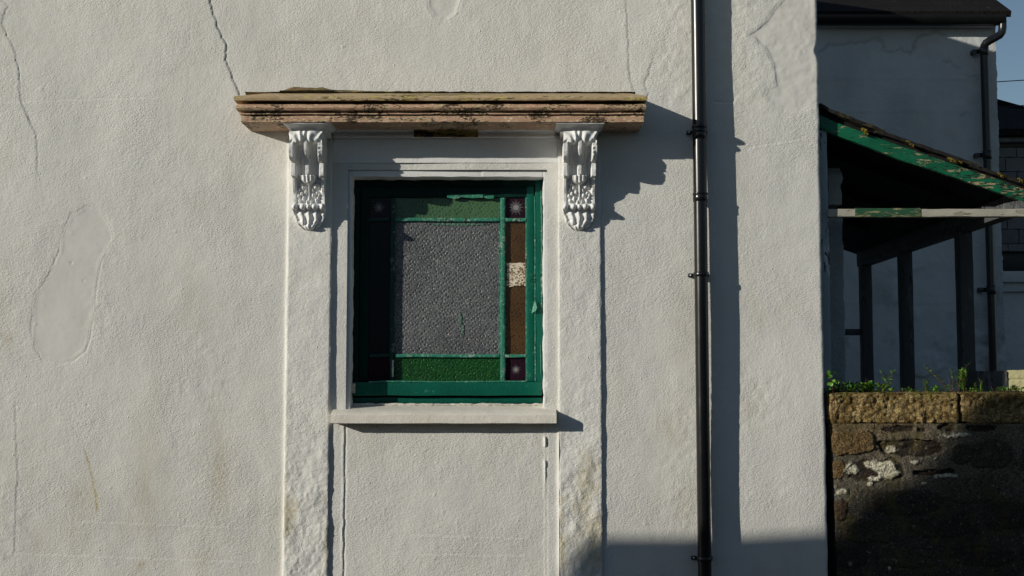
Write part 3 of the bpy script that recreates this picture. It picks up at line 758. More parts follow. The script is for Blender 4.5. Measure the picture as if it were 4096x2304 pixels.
# ragged sunlit strip at the shadow line, added as pale green pieces
for (a, b, y) in ((1788, 1838, 783), (1842, 1932, 781), (1936, 1975, 784)):
    p = [at(a, y, .112), at(b, y - 3, .112), at(b, y + 9, .112), at((a + b) / 2, y + 12, .112), at(a, y + 7, .112)]
    prism('paint_flake', p, .110, .113, M['greenbar'], win)

# ------------------------------------------------------------------ downpipe
PX = X(2805, 1152, -.0605); PY = -.0605; PRR = .0325
dp = thing('downpipe', (PX, PY, 0), 'glossy black plastic downpipe clipped upright to the white front wall', 'drainpipe')
za, zb, zc_, zd = Z(540, PY), Z(790, PY), Z(1098, PY), Z(2240, PY)
tube('pipe', [(PX, PY, zb + .0), (PX - .001, PY, zb + 1), (PX - .002, PY, HTOP - .1)], [PRR, PRR, PRR], M['plastic'], dp, 40)
tube('pipe', [(PX + .001, PY, .1), (PX, PY, 1.2), (PX, PY, zb + .02)], [PRR - .0008] * 3, M['plastic'], dp, 40)
ring('coupling', PX, PY, Z(560, PY), Z(515, PY), PRR + .0015, M['plastic'], dp)
ring('coupling', PX, PY, Z(807, PY), Z(775, PY), PRR + .0025, M['plastic'], dp)
ring('coupling', PX, PY, Z(779, PY), Z(772, PY), PRR + .0045, M['plastic'], dp)
def clip(z, w=.012):
    c = ring('bracket', PX, PY, z - w, z + w, PRR + .0035, M['plastic'], dp)
    for s in (-1, 1):
        x0 = PX + s * (PRR - .002); x1 = PX + s * (PRR + .0225 if s < 0 else PRR + .012)
        box('lug', (min(x0, x1), max(x0, x1), -.026, -.018, z - .009, z + .009), M['plastic'], c, .003)
        box('lug', (min(x0, x1) + (.0 if s < 0 else .004), max(x0, x1) - (.004 if s < 0 else 0), -.018, .01, z - .008, z + .008), M['plastic'], c, .002)
    bm = bmesh.new(); bmesh.ops.create_uvsphere(bm, u_segments=12, v_segments=6, radius=.0052)
    for v in bm.verts: v.co = Vector((v.co.x + PX - PRR - .011, v.co.y * .5 - .0265, v.co.z + z))
    me = bpy.data.meshes.new('screw'); bm.to_mesh(me); bm.free(); link('screw', me, M['screw'], c)
clip(Z(523, PY), .011); clip(Z(1098, PY), .011); clip(Z(2236, PY), .010)
ring('coupling', PX, PY, Z(513, PY), Z(503, PY), PRR + .0045, M['plastic'], dp)

# ------------------------------------------------------------------ granite garden wall
GY = .022
gw = thing('garden_wall', (2.4, .2, 0), 'old granite rubble garden wall with pale lichen, below the green lean-to', 'wall')
rubble = [  # cx, cy, rx, ry, kind, relief
    (3405, 1770, 100, 48, 'gran', .010), (3645, 1792, 122, 33, 'dark', -.014), (3505, 1885, 112, 48, 'dark', -.006), (3745, 1888, 95, 12, 'dark', -.016), (3845, 1820, 40, 40, 'gran2', .004),
    (3960, 1815, 85, 60, 'gran2', .008), (3360, 1975, 40, 26, 'slate', .0), (3355, 2040, 32, 42, 'rust', .004), (3600, 1716, 60, 14, 'dark', -.01), (3690, 1718, 16, 9, 'dark', -.01), (3790, 1716, 34, 12, 'dark', -.012), (3925, 1712, 60, 14, 'dark', -.01),
    (3350, 1880, 36, 40, 'gran', .003), (3620, 2010, 150, 50, 'dark', .006), (3880, 1960, 120, 50, 'gran2', .006), (3480, 2120, 110, 50, 'gran2', .006), (3780, 2110, 140, 42, 'dark', .004), (4030, 2060, 90, 60, 'dark', .004), (3400, 2230, 70, 40, 'dark', .004), (3640, 2220, 120, 50, 'gran2', .005), (3920, 2220, 130, 46, 'dark', .004), (4180, 1850, 90, 60, 'gran2', .006), (4180, 2200, 100, 60, 'dark', .005)]
KC = {'gran': (.13, .088, .04), 'gran2': (.05, .043, .032), 'dark': (.022, .016, .012), 'slate': (.09, .09, .09), 'rust': (.045, .03, .018)}
def rub(x, z):
    px, py = topx(x, z, GY)
    px = px + 9 * fbm(x, z, .07, 3, 3); py = py + 9 * fbm(x, z, .07, 5, 3)
    h = .006 * fbm(x, z, .3, 7) + .004 * fbm(x, z, .06, 8, 3) + .0025 * fbm(x, z, .018, 9, 2)
    mott = (.5 + .5 * fbm(x, z, .12, 10, 4))[..., None]
    col = np.array([.060, .054, .042]) * (1 - mott) + np.array([.13, .12, .10]) * mott
    foot_shade = sstep(1880, 2050, py)[..., None]; col = col * (1 - .6 * foot_shade)  # shade painted in: stone colour darkens towards the foot
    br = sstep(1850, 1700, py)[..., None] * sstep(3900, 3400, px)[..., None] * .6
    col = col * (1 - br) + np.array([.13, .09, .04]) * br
    grit = np.full(x.shape, .25)
    for cx, cy, rx, ry, k, rel in rubble:
        q = (np.abs((px - cx) / rx) ** 2.6 + np.abs((py - cy) / ry) ** 2.6) ** (1 / 2.6) + .22 * fbm(x + cx, z, .06, 66, 3)
        q = q + .05 * fbm(x, z, .012, 88, 2); s = sstep(1.03, .96, q) * (1 if cy < 1930 or cx < 3400 else .6); h += rel * s - .003 * np.exp(-((q - 1) / .05) ** 2)
        if k == 'dark': h += s * .005 * vn(x * .25, z, .012, 20)
        else: h += s * .004 * fbm(x, z, .016, 21, 2)
        col = col * (1 - s[..., None]) + np.array(KC[k]) * s[..., None]
        grit = grit * (1 - s) + s * (.95 if k.startswith('gran') else .4)
    # lichen crust
    L = np.zeros(x.shape)
    for cx, cy, rx, ry in ((3565, 1803, 32, 15), (3415, 1877, 34, 24), (3520, 1860, 55, 22), (3560, 1895, 50, 28), (3500, 1915, 30, 12), (3790, 1905, 55, 8), (3700, 1938, 16, 6), (3480, 1940, 10, 8), (3660, 1845, 12, 7), (3740, 1838, 10, 5), (3370, 1968, 22, 12), (3560, 2275, 8, 8), (3830, 1742, 60, 8)):
        L = np.maximum(L, 1.25 - np.hypot((px - cx) / rx, (py - cy) / ry))
    L = sstep(.25, .45, L + .45 * fbm(x, z, .022, 33, 3))
    col = col * (1 - L[..., None]) + np.array([.50, .50, .43]) * L[..., None]; h += .006 * L; grit += .4 * L
    sp = sstep(.62, .72, fbm(x, z, .012, 44, 2)) * .5
    col = col + sp[..., None] * np.array([.12, .11, .08])
    return h, col, grit
gz1 = Z(1692, GY)
gx = np.arange(X(3322, 1700, GY), 4.2, .006); gzs = np.arange(.0, gz1, .006)
GXX, GZZ = np.meshgrid(gx, gzs)
lean = np.interp(GZZ, [0, Z(2100, GY), gz1], [.030, .014, 0]) * np.exp(-(GXX - gx[0]) / .05)
GXX = GXX + lean + .004 * fbm(GZZ, 0 * GZZ, .06, 2) * np.exp(-(GXX - gx[0]) / .02)
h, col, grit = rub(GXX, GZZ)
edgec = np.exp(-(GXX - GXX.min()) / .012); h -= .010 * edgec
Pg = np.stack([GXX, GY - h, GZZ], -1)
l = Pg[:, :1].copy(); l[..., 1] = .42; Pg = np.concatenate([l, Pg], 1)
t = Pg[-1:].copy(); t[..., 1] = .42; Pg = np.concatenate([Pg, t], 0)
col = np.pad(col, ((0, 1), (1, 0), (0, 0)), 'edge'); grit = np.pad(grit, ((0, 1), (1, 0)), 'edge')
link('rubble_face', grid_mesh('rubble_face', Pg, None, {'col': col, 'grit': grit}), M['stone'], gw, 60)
def coping(x0, x1, seed, shade):
    z0, z1 = Z(1694, GY), Z(1572, GY)
    zs_ = np.linspace(z0, z1, 26); xs_ = np.arange(x0, x1, .006)
    XX, ZZ = np.meshgrid(xs_, zs_)
    r = .016
    h = .006 + .007 * fbm(XX, ZZ, .05, seed, 3) + .009 * fbm(XX, ZZ, .016, seed + 1, 2)
    ZZ = ZZ + .007 * fbm(XX, ZZ * 0, .05, seed + 11, 3) * sstep(z1 - .03, z1, ZZ) + .016 * fbm(XX, ZZ * 0, .06, seed + 12, 3) * sstep(z0 + .03, z0, ZZ)
    for W in ((ZZ - z0) * 2.2, z1 - ZZ, XX - x0, x1 - XX):
        t = np.clip(1 - W / r, 0, 1); h -= r * .8 * t * t
    rows = [np.stack([XX, GY - h, ZZ], -1)]
    for y, dz in ((.05, .004), (.12, .007), (.25, .006), (.40, .0)):
        e = rows[0][-1:].copy(); e[..., 1] = y; e[..., 2] = z1 + dz + .004 * fbm(xs_, 0 * xs_ + y * 9, .04, seed + 2, 3); rows.append(e)
    Pn = np.concatenate(rows, 0); l = Pn[:, :1].copy(); l[..., 1] = .4; r_ = Pn[:, -1:].copy(); r_[..., 1] = .4
    Pn = np.concatenate([l, Pn, r_], 1)
    b = Pn[:1].copy(); b[..., 1] = .4; Pn = np.concatenate([b, Pn], 0)
    m_ = (np.clip(.45 + .5 * fbm(Pn[..., 0], Pn[..., 2], .05, seed + 5, 2) + .8 * fbm(Pn[..., 0], Pn[..., 2], .013, seed + 7, 2), 0, 1))[..., None]
    col = (np.array([.11, .07, .018]) * (1 - m_) + np.array([.36, .28, .14]) * m_) * shade
    mo = (sstep(z1 - .045, z1 - .005, Pn[..., 2]) * sstep(-.3, .4, fbm(Pn[..., 0], Pn[..., 2], .05, seed + 31, 3)))[..., None]
    col = col * (1 - .7 * mo) + np.array([.12, .11, .02]) * .7 * mo
    return link('coping_stone', grid_mesh('coping_stone', Pn, None, {'col': col, 'grit': np.full(Pn.shape[:2], 1.3)}), M['stone'], gw, 60)
coping(X(3313, 1640, GY), X(3838, 1640, GY), 51, 1.)
coping(X(3845, 1640, GY), 4.1, 58, .9)

# ------------------------------------------------------------------ lean-to
lt = thing('lean_to', (2.0, .06, 1.6), 'open fronted timber lean-to with curved peeling green bargeboard above the granite wall', 'lean-to')
BY = .055
top = [(3280, 458), (3352, 491), (3442, 524), (3622, 590), (3778, 643), (3983, 714), (4096, 757), (4200, 792)]
bot = [(3280, 512), (3359, 546), (3480, 590), (3622, 646), (3809, 706), (3995, 770), (4096, 806), (4200, 842)]
def interp_line(L, px): return float(np.interp(px, [p[0] for p in L], [p[1] for p in L]))
def board(name, top, bot, y0, y1, mat, n=120, amp=.0016, seed=3, x0=3281, x1=4200):
    rows = []
    for s in (0, .12, .3, .5, .7, .88, 1):
        line = []
        for i in range(n):
            px = x0 + (x1 - x0) * i / (n - 1)
            pt, pb = interp_line(top, px), interp_line(bot, px)
            py = pb + (pt - pb) * s; x, z = at(px, py, y0)
            y = y0 - amp * float(fbm(x, z, .05, seed, 3)) + (.003 if s in (0, 1) else 0)
            z += amp * .8 * float(fbm(x, s * 3, .04, seed + 1, 3)); line.append((x, y, z))
        rows.append(line)
    Pn = np.array(rows)
    a = Pn[:1].copy(); a[..., 1] = y1; b = Pn[-1:].copy(); b[..., 1] = y1
    Pn = np.concatenate([a, Pn, b, a], 0)
    return link(name, grid_mesh(name, Pn), mat, lt, 35)
board('bargeboard', top, bot, BY, BY + .028, M['barge'])['label'] = 'sloping bargeboard with green paint peeling off'
# roof covering: overlapping slates on boards, three lengths stepping down
cov = [(3281, 412), (3324, 436), (3532, 516), (3728, 582), (3917, 648), (4096, 710), (4200, 742)]
XB = 2.51
def roof_strip(name, p0, p1, dz, mat, y0, y1, th=16):
    n = 40; V = []; Fc = []
    for i in range(n + 1):
        px = p0 + (p1 - p0) * i / n; py = interp_line(cov, px) + dz; x, z = at(px, py, y0)
        t = th * .00121
        j = .0025 * float(fbm(x, 2, .03, 8, 3))
        V += [(x, y0 + .004 * float(vn(x, 4, .02, 2)), z + j), (x, y1, z), (x, y1, z - t), (x, y0 + .002, z - t + j)]
    for i in range(n):
        for k in range(4): Fc.append((i * 4 + k, i * 4 + (k + 1) % 4, (i + 1) * 4 + (k + 1) % 4, (i + 1) * 4 + k))
    Fc += [(0, 3, 2, 1), (n * 4, n * 4 + 1, n * 4 + 2, n * 4 + 3)]
    return raw(name, V, Fc, mat, lt, 40)
M['roofcover'] = peel('mossy_dark_slate_edge', (.012, .011, .010), (.035, .03, .012), (.006, .006, .006), .35, (.3, 1, 1.4), .85)
roof_strip('roof_slates', 3281, 3540, 0, M['roofcover'], .03, 3.1, 14)
roof_strip('roof_slates', 3505, 3920, 9, M['roofcover'], .034, 3.1, 14)
roof_strip('roof_slates', 3880, 4200, 16, M['roofcover'], .038, 3.1, 14)
roof_strip('roof_boards', 3281, 4200, 30, M['darkroof'], .075, 3.05, 26)
bm_pts = [(p[0], p[1] + 44) for p in cov]
# rafters under the boards
for k, y in enumerate((.5, 1.2, 1.95, 2.7)):
    tp = [(X(p[0], p[1] + 56, .075), at(p[0], p[1] + 56, .075)[1]) for p in cov]
    tp = [q for q in tp if q[0] < XB - .06]
    ol = tp + [(a, b - .05) for a, b in tp[::-1]]
    prism('rafter', ol, y, y + .05, M['darkroof'], lt)
# moss clumps on the verge
def clump(px, py, w, hgt, seed):
    x, z = at(px, py, .03); bm = bmesh.new(); bmesh.ops.create_icosphere(bm, subdivisions=4, radius=1)
    for v in bm.verts:
        n = .65 + .55 * float(fbm(v.co.x * 1.3 + seed, v.co.z * 1.3 + v.co.y, .5, seed, 4))
        v.co = Vector((x + v.co.x * w * n, .045 + v.co.y * .022 * n, z + v.co.z * hgt * n - v.co.x * w * .38))
    me = bpy.data.meshes.new('moss_clump'); bm.to_mesh(me); bm.free(); link('moss_clump', me, M['moss'], lt, 0)
for i, (px, py, w, hg) in enumerate(((3300, 427, .020, .010), (3462, 520, .026, .013), (3470, 534, .016, .010), (3640, 570, .034, .012), (3655, 580, .018, .008), (3820, 641, .036, .011), (3845, 648, .020, .009), (4010, 700, .034, .013), (4085, 722, .018, .016), (3395, 470, .010, .006))):
    clump(px, py, w, hg, i + 3)
# front tie rail
rz0, rz1 = Z(866, BY), Z(835, BY)
rl = box('tie_rail', (X(3312, 850, BY), 2.66, BY, BY + .05, rz0, rz1), M['rail'], lt, .003, .0015, 60)
rl['label'] = 'cream rail with a mossy green stretch'
box('green_stretch', (X(3420, 850, BY), X(3682, 850, BY), BY - .0035, BY + .01, rz0 - .0015, rz1 + .003), M['railgreen'], rl, .001, .001, 30)
# upright beside the house corner, and the old pier
box('upright_board', (XE + .004, X(3317, 1000, .07), .07, .11, 1.56, Z(520, .07)), M['bluewood'], lt, .003, .002, 40)
def pier_h(x, z): return .004 * fbm(x, z, .08, 3, 3) + .002 * fbm(x, z, .02, 4, 2)
panel('pier', X(3310, 1000, .3), X(3373, 1000, .3), 1.3, Z(845, .3), .006, pier_h, M['pier'], lt, .55, .3, .007, seed=61)
panel('pier', X(3310, 760, .3), X(3369, 760, .3), Z(822, .3), Z(672, .3), .006, lambda x, z: pier_h(x, z) - .03 * sstep(Z(700, .3), Z(672, .3), z), M['pier'], lt, .55, .3, .012, seed=65)
# wall plate and posts, a row running away from the street
pz = Z(925, .87)
box('wall_plate', (XB - .03, XB + .05, .06, 2.95, pz, pz + .10), M['oldwood'], lt, .003)
box('wall_plate_lining', (XB - .045, XB - .032, .5, 2.9, pz + .03, pz + .085), M['oldwood'], lt, .002)
yn, ym_, yf = .87, 1.91, 2.81
for y in (yn, ym_, yf):
    w = .036; box('post', (XB - w + .0, XB + w, y, y + .085, 0, pz), M['oldwood'], lt, .004, .002, 24)
box('post', (XB + .075, XB + .15, .09, .165, 1.56, pz), M['oldwood'], lt, .004, .002, 24)
zr = Z(1328, 2.82)
box('mid_rail', (1.55, XB - .04, 2.83, 2.87, zr - .022, zr + .022), M['oldwood'], lt, .003)
# gable infill at the far end of the roof
tp = [(X(p[0], p[1] + 56, .075), at(p[0], p[1] + 56, .075)[1]) for p in cov]
tp = [q for q in tp if q[0] < XB]
prism('end_board', [q for q in tp] + [(a, b - .12) for a, b in tp[::-1]], 2.96, 2.99, M['darkroof'], lt)

# low cream wall inside the yard
lw = thing('low_wall', (2.8, .7, 0), 'low blockwork wall behind the granite wall, its sunlit end cream yellow', 'wall')
lx = X(3906, 1500, .58); lz = Z(1481, .58)
def blk(x, z): return .002 * fbm(x, z, .06, 3) - .004 * np.exp(-((z - Z(1518, .58)) / .003) ** 2)
lx2 = X(4030, 1500, .58)
box('dark_stone_block', (lx, lx2 - .003, .574, .75, 0, lz - .004), M['oldwood'], lw, .004)['label'] = 'dark stone block at the near end'  # shaded part of the low wall, painted dark instead of cream
panel('blockwork', lx2, 3.6, 1.2, lz, .006, blk, M['cream'], lw, .75, .58, .004)
box('blockwork_base', (lx2 + .003, 3.6, .585, .75, 0, 1.2), M['cream'], lw, .002)

# ------------------------------------------------------------------ rear house
RY = 5.3
rh = thing('rear_house', (2.5, RY, 0), 'shaded pale rendered house behind the lean-to with black gutter', 'house')
rxe = X(3986, 250, RY)
rz = Z(100, RY)
rcr = [wob([at(*p, RY) for p in q], .012, 4, 15) for q in (
    ((3270, 205), (3310, 180), (3400, 172), (3460, 165), (3510, 152), (3530, 165), (3535, 200), (3560, 208), (3600, 195), (3640, 215), (3655, 190), (3660, 160), (3690, 142), (3750, 130), (3785, 148)),
    ((3765, 240), (3800, 250), (3840, 272)), ((3860, 300), (3900, 308), (3920, 300)), ((3840, 460), (3860, 455)))]
rpt = wob([at(*p, RY) for p in ((3690, 165), (3725, 158), (3762, 168), (3764, 230), (3740, 250), (3695, 240), (3688, 200), (3690, 165))], .01, 3, 5)
def rear_h(x, z):
    h = .006 * fbm(x, z, .9, 4, 3) + .003 * fbm(x, z, .2, 6, 3)
    px, py = topx(x, z, RY)
    h += sstep(950, 1150, py) * sstep(3480, 3650, px) * .030 * sstep(.05, .4, fbm(x, z, .25, 9, 4)) + sstep(3900, 3960, px) * .006 * fbm(x, z, .1, 10, 3)
    for c in rcr:
        d, s = seg_dist(x, z, c); h += .006 * np.exp(-d / .05) * s - .006 * np.exp(-(d / .014) ** 2)
    s = poly_sdf(x, z, rpt); h -= .008 * sstep(.01, -.01, s) * (1 - .6 * fbm(x, z, .04, 3))
    for yy in (318, 448, 990, 1218):
        h += .0025 * np.exp(-np.abs(z - Z(yy, RY)) / .03) * np.sign(z - Z(yy, RY))
    return h
def rear_attr(x, z):
    px, py = topx(x, z, RY)
    st = np.zeros_like(x)
    for c in rcr:
        d, s = seg_dist(x, z, c); st += .9 * np.exp(-(d / .012) ** 2)
    st += .45 * sstep(.0, .6, fbm(x, z * .5, .5, 71, 4)) + .8 * sstep(.15, .5, fbm(x, z, .2, 72, 4)) * sstep(1000, 1300, py)
    return {'stain': np.clip(st, 0, 1), 'smooth': 0 * x}
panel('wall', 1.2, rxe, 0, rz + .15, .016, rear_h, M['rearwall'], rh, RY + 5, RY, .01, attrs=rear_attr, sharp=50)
fz0, fz1 = Z(107, RY - .04), Z(91, RY - .04)
box('eaves_board', (1.0, rxe - .01, RY - .05, RY - .002, fz0, fz1), M['rearwall'], rh, .006)
gzc = Z(62, RY - .2)
# gutter: half round trough with brackets
n = 16; V = []; Fc = []
gx0_, gx1_ = 1.0, X(4041, 62, RY - .25)
for x in (gx0_, gx1_):
    for k in range(n + 1):
        a = math.pi + math.pi * k / n; V.append((x, RY - .11 + .06 * math.cos(a), gzc + .02 + .085 * math.sin(a)))
    for k in range(n + 1):
        a = math.pi + math.pi * k / n; V.append((x, RY - .11 + .054 * math.cos(a), gzc + .02 + .079 * math.sin(a)))
N2 = 2 * (n + 1)
for k in range(n): Fc += [(k, k + 1, N2 + k + 1, N2 + k), (n + 1 + k, N2 + n + 1 + k, N2 + n + 2 + k, n + 2 + k)]
Fc += [(0, N2, N2 + n + 1, n + 1), (n, 2 * n + 1, N2 + 2 * n + 1, N2 + n)]
Fc += [tuple(range(N2, N2 + n + 1))]
raw('gutter', V, Fc, M['blackpaint'], rh, 50)
box('soffit', (1.0, gx1_ - .05, RY - .06, RY + .02, Z(90, RY - .1), Z(52, RY - .1)), M['blackpaint'], rh, .003)
# roof
e0 = (1.0, RY - .17, Z(44, RY - .17)); vx = X(4046, 42, RY - .17); pit = .62; L = 5.2
V = [(1.0, RY - .17, e0[2]), (vx, RY - .17, e0[2]), (vx, RY - .17 + L, e0[2] + L * pit), (1.0, RY - .17 + L, e0[2] + L * pit), (1.0, RY + 2 * L, e0[2]), (vx, RY + 2 * L, e0[2])]
V += [(a, b + .02, c - .05) for a, b, c in V]
raw('roof', V, [(0, 1, 2, 3), (3, 2, 5, 4), (7, 6, 9, 8), (0, 6, 7, 1), (1, 7, 8, 2), (2, 8, 11, 5)], M['slate'], rh, 20)
# rear downpipe with swan neck
ry = RY - .10
def rp(px, py, y=ry): x, z = at(px, py, y); return (x, y, z)
path = [rp(4010, 82, RY - .11), rp(4010, 112, RY - .11), rp(4008, 128, RY - .11), rp(3999, 140, RY - .11), rp(3978, 152, RY - .11), rp(3958, 163, RY - .11), rp(3944, 172, RY - .11), rp(3937, 184), rp(3936, 200)]
tube('downpipe_neck', path, .036, M['pipeblack'], rh, 16)
px_, _, pz_ = rp(3936, 200)
tube('downpipe', [(px_, ry, pz_), (px_, ry, 1.5), (px_, ry, .05)], .036, M['pipeblack'], rh, 16)
for py in (205, 620, 1160):
    z = Z(py, ry); ring('pipe_clip', px_, ry, z - .04, z + .04, .041, M['pipeblack'], rh)
    box('pipe_lug', (px_ - .09, px_ - .03, ry + .03, ry + .05, z - .015, z + .025), M['pipeblack'], rh, .003)
    box('pipe_lug', (px_ - .09, px_ - .06, ry + .05, RY + .02, z - .015, z + .025), M['pipeblack'], rh, .003)

# ------------------------------------------------------------------ slate-hung neighbour further back
NY = 7.2
nb = thing('slate_hung_house', (4.6, NY, 0), 'far slate hung house with brown slate roof at the edge', 'house')
nx0, nx1 = X(3970, 600, NY), 7.5
def nbox(name, a, b, y0, y1, mat, x0=None): return box(name, (x0 or nx0, nx1, y0, y1, Z(b, y0), Z(a, y0)), mat, nb, .006)
nbox('rendered_wall', 1165, 1700, NY, NY + .4, M['rearwall'])
nbox('stone_ledge', 1084, 1128, NY - .12, NY + .3, M['rearwall'], X(4003, 1100, NY - .12))
nbox('stone_ledge', 1130, 1166, NY - .06, NY + .3, M['rearwall'], X(4005, 1100, NY - .06))
nbox('window_recess', 1000, 1084, NY + .12, NY + .4, M['blackpaint'])
nbox('slate_hanging', 588, 1004, NY + .03, NY + .4, M['slatehung'])
nbox('shadow_board', 564, 590, NY + .02, NY + .4, M['blackpaint'])
nbox('eaves_ledge', 550, 566, NY - .06, NY + .4, M['oldplaster'])
nbox('black_fascia', 532, 552, NY - .03, NY + .4, M['blackpaint'])
nbox('gutter', 520, 533, NY - .14, NY - .03, M['oldplaster'])
ez = Z(520, NY - .14); tz = Z(395, NY + 1.6)
hx = X(3985, 395, NY + 1.6)
V = [(nx0 - .3, NY - .16, ez + .01), (nx1, NY - .16, ez + .01), (nx1, NY + 1.6, tz - .45), (hx + .5, NY + 1.6, tz - .14), (hx - .1, NY + 1.6, tz + .03), (nx0 - .5, NY + 1.6, tz)]
V += [(a, b + .01, c - .06) for a, b, c in V]
raw('roof', V, [(0, 1, 2, 3, 4, 5), (0, 6, 7, 1), (11, 10, 9, 8, 7, 6), (2, 8, 9, 3), (3, 9, 10, 4), (4, 10, 11, 5)], M['slate'], nb, 20)
# cables
for i, (a, b, lab) in enumerate((((3900, 333), (4300, 305), 'upper thin overhead cable crossing the sky'), ((3900, 440), (4300, 400), 'lower thin overhead cable just above the far roof'))):
    p, q = at(*a, 9.5 - i), at(*b, 9.5 - i)
    o = tube('overhead_cable', [(p[0], 9.5 - i, p[1]), ((p[0] + q[0]) / 2, 9.5 - i, (p[1] + q[1]) / 2 - .004), (q[0] + 4, 9.5 - i, q[1] + .3)], .006, M['blackpaint'], None, 8)
    tag(o, lab, 'cable', 'overhead cables')

# ------------------------------------------------------------------ plants on the wall top
def leaf_geo(V, Fc, base, d, up, L, w):
    s = d.cross(up)
    if s.length < 1e-4: s = Vector((1, 0, 0))
    s.normalize(); nrm = s.cross(d).normalized(); i = len(V)
    V += [base, base + d * L * .35 + s * w + nrm * w * .3, base + d * L * .75 + s * w * .8 + nrm * w * .3, base + d * L, base + d * L * .75 - s * w * .8 + nrm * w * .3, base + d * L * .35 - s * w + nrm * w * .3, base + d * L * .5 - nrm * w * .1]
    Fc += [(i, i + 1, i + 6), (i + 1, i + 2, i + 6), (i + 2, i + 3, i + 6), (i + 3, i + 4, i + 6), (i + 4, i + 5, i + 6), (i + 5, i, i + 6)]
def plant(px, y, kind, label, seed, s=1., base_z=None):
    rnd = random.Random(seed); s *= 1.2
    bz = base_z if base_z is not None else Z(1572, GY) + .002
    x = X(px, 1560, y)
    root = thing('wall_plant', (x, y, bz), label, 'plant', 'weeds rooted along the top of the granite wall')
    SVs, LV, LF = [], [], []
    if kind == 'upright':
        stems = [(rnd.uniform(-.02, .02), rnd.uniform(.06, .085) * s, rnd.uniform(-.25, .35)) for _ in range(rnd.choice((2, 3)))]
        for ox, hgt, ln in stems:
            pts = [Vector((ox + ln * hgt * t * t, rnd.uniform(-.003, .003), hgt * t)) for t in (0, .25, .5, .75, 1)]
            v, f = tube_geo(pts, [.0016, .0014, .0012, .001, .0006], 5); SVs.append((v, f))
            for t in np.arange(.15, 1.02, .085):
                k = min(3, int(t * 4)); p = pts[k].lerp(pts[k + 1], min(1, t * 4 - k))
                for sgn in (-1, 1):
                    d = Vector((sgn * rnd.uniform(.6, 1), rnd.uniform(-.7, .5), rnd.uniform(.2, .9))).normalized()
                    leaf_geo(LV, LF, p, d, Vector((0, 0, 1)), rnd.uniform(.011, .017) * s, rnd.uniform(.003, .0045) * s)
    elif kind == 'clump':
        for _ in range(int(95 * s)):
            a = rnd.uniform(0, 6.28); r = rnd.uniform(0, .055) * s
            p = Vector((r * math.cos(a) * 1.3, r * math.sin(a) * .6, rnd.uniform(.0, .034) * s * (1 - .4 * r / .055)))
            d = Vector((rnd.uniform(-1, 1), rnd.uniform(-1.2, .3), rnd.uniform(-.3, .9))).normalized()
            leaf_geo(LV, LF, p, d, Vector((0, 0, 1)), rnd.uniform(.010, .020) * s, rnd.uniform(.003, .007) * s)
        for _ in range(7):
            q = Vector((rnd.uniform(-.05, .05) * s, rnd.uniform(-.02, .02), 0)); v, f = tube_geo([q, q + Vector((rnd.uniform(-.03, .03), rnd.uniform(-.02, .01), rnd.uniform(.01, .045))) * s], [.0012, .0007], 5); SVs.append((v, f))
    elif kind == 'trail':
        pts = [Vector((0, 0, 0)), Vector((-.012, -.03, .045)), Vector((-.018, -.045, .09)), Vector((-.01, -.05, .05)), Vector((.0, -.055, -.04)), Vector((.002, -.05, -.12))]
        v, f = tube_geo(pts, [.0014] * 5 + [.0007], 5); SVs.append((v, f))
        v, f = tube_geo([pts[2], pts[2] + Vector((-.03, -.01, -.012)), pts[2] + Vector((-.06, -.012, -.004))], [.001, .0008, .0005], 5); SVs.append((v, f))
        for _ in range(15):
            p = Vector((rnd.uniform(-.025, .02), rnd.uniform(-.07, -.03), rnd.uniform(.02, .10)))
            d = Vector((rnd.uniform(-1, 1), rnd.uniform(-.5, 0), rnd.uniform(-1, .4))).normalized()
            leaf_geo(LV, LF, p, d, Vector((0, -1, .3)), rnd.uniform(.014, .022), rnd.uniform(.008, .011))
    elif kind == 'twiggy':
        for _ in range(6):
            q = Vector((rnd.uniform(-.02, .02), 0, 0)); tip = Vector((rnd.uniform(-.10, .10), rnd.uniform(-.03, .02), rnd.uniform(.05, .13))) * s
            mid = q.lerp(tip, .5) + Vector((rnd.uniform(-.01, .01), 0, .008))
            v, f = tube_geo([q, mid, tip], [.0013, .0010, .0005], 5); SVs.append((v, f))
            if rnd.random() < .7:
                for t in np.arange(.2, 1.0, .12):
                    p = q.lerp(mid, t * 2) if t < .5 else mid.lerp(tip, t * 2 - 1)
                    for sg in (-1, 1):
                        d = Vector((sg * rnd.uniform(.5, 1), rnd.uniform(-.7, .2), rnd.uniform(-.1, .8))).normalized()
                        leaf_geo(LV, LF, p, d, Vector((0, 0, 1)), rnd.uniform(.009, .015) * s, rnd.uniform(.0028, .004) * s)
    for v, f in SVs:
        o = raw('stem', v, f, M['stem'], None, 60); o.parent = root
    o = raw('foliage', LV, LF, M['leaf'] if kind != 'clump' or seed % 2 else M['leafdark'], None, 60); o.parent = root
zt_ = Z(1572, GY)
plant(3325, .06, 'trail', 'round leaved trailing plant hanging beside the white house corner', 1)
plant(3345, .08, 'clump', 'leafy green clump in the corner nearest the white house', 3, 1.0)
plant(3400, .06, 'clump', 'spreading dark clump below the rough pier', 4, 1.15)
plant(3482, .08, 'clump', 'bright bushy clump in front of the farthest post', 5, 1.25)
plant(3550, .07, 'upright', 'pair of upright leafy shoots between the first two posts', 6, 1.15)
plant(3634, .07, 'clump', 'small tuft at the foot of the middle post', 8, .6)
plant(3700, .06, 'upright', 'short leaning shoot just right of the middle post', 9, .75)
plant(3745, .07, 'clump', 'low leafy tuft left of the twiggy weed', 11, .75)
plant(3800, .08, 'twiggy', 'tall twiggy weed with bare reddish stems', 10, 1.15)
plant(3842, .06, 'upright', 'tall shoot in front of the nearest post', 13, 1.1)
plant(3885, .07, 'clump', 'flat tuft right of the nearest post', 15, .6)
plant(3915, .08, 'upright', 'single leaning sprig before the shaded low wall', 17, .6)
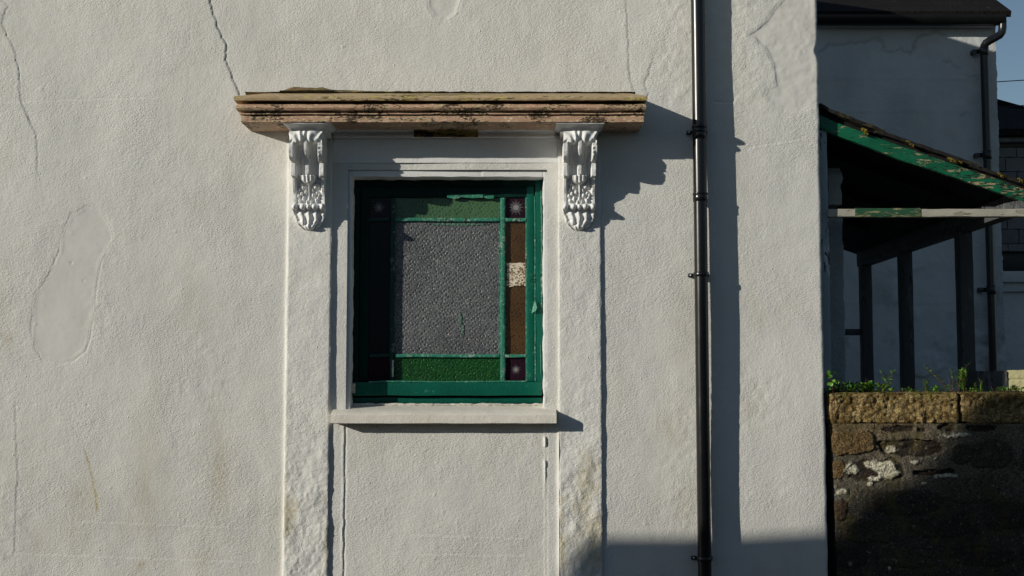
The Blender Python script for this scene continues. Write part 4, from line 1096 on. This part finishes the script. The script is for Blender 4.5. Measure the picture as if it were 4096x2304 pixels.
plant(4060, .07, 'clump', 'small tuft in front of the sunlit cream blocks', 19, .85)
plant(4000, .08, 'clump', 'sparse dark tuft before the end of the shaded low wall', 20, .6)
# moss and soil carpet along the top
V = []; Fc = []
xs_ = np.arange(X(3318, 1570, .06), 3.0, .006); ys_ = np.linspace(.02, .36, 16)
XX, YY = np.meshgrid(xs_, ys_)
ZZ = zt_ - .004 + .014 * np.clip(.4 + fbm(XX, YY, .05, 3, 4), 0, 1) * np.sin(np.pi * np.clip((YY - .02) / .34, 0, 1)) ** .4
o = link('moss', grid_mesh('moss', np.stack([XX, YY, ZZ], -1)), simple('brown_moss_and_soil', (.10, .07, .03), .95, .1, .6, 50, .008), None, 0)
tag(o, 'brown moss and soil carpet on top of granite wall', 'moss', kind='stuff')

# ------------------------------------------------------------------ unseen wall added across the road so that shade reaches the foot of the wall
ob = thing('outbuilding', (-5, -4, 0), 'stone outbuilding across the street left of the view', 'outbuilding')
tc = thing('terrace', (0, -13, 0), 'dark terrace of houses across the street behind the camera', 'terrace')  # added out of view to cut the sky light at the wall foot
box('wall', (-45, 45, -17, -11.5, -.1, 3.4), M['oldplaster'], tc, 0)  # body of the added sky blocker, out of view
prism('roof', [(-45.3, 3.4), (45.3, 3.4), (45.3, 3.6), (-45.3, 3.6)], -17.2, -11.2, M['slate'], tc)  # top of the added sky blocker, out of view
# outline chosen where the sun ray leaves the wall foot
LD = 3.75
def back(px, py, Y=0.):
    x, z = at(px, py, Y); return (x - TX * (LD + Y), z + TY * (LD + Y))
ol = [back(2255, 2330), back(2330, 2200), back(2400, 2150), back(2700, 2150), back(3000, 2145), back(3312, 2125), back(3360, 2090, GY), back(3480, 1985, GY), back(3640, 1915, GY), back(3740, 1800, GY), back(3830, 1690, GY), back(3890, 1600, GY), back(3960, 1568, GY), back(4300, 1560, GY)]
ol = [(ol[0][0], -.1)] + ol + [(ol[-1][0], -.1)]
prism('wall', ol, -LD - .35, -LD, M['oldplaster'], ob, 30)  # the added shade caster itself, out of view
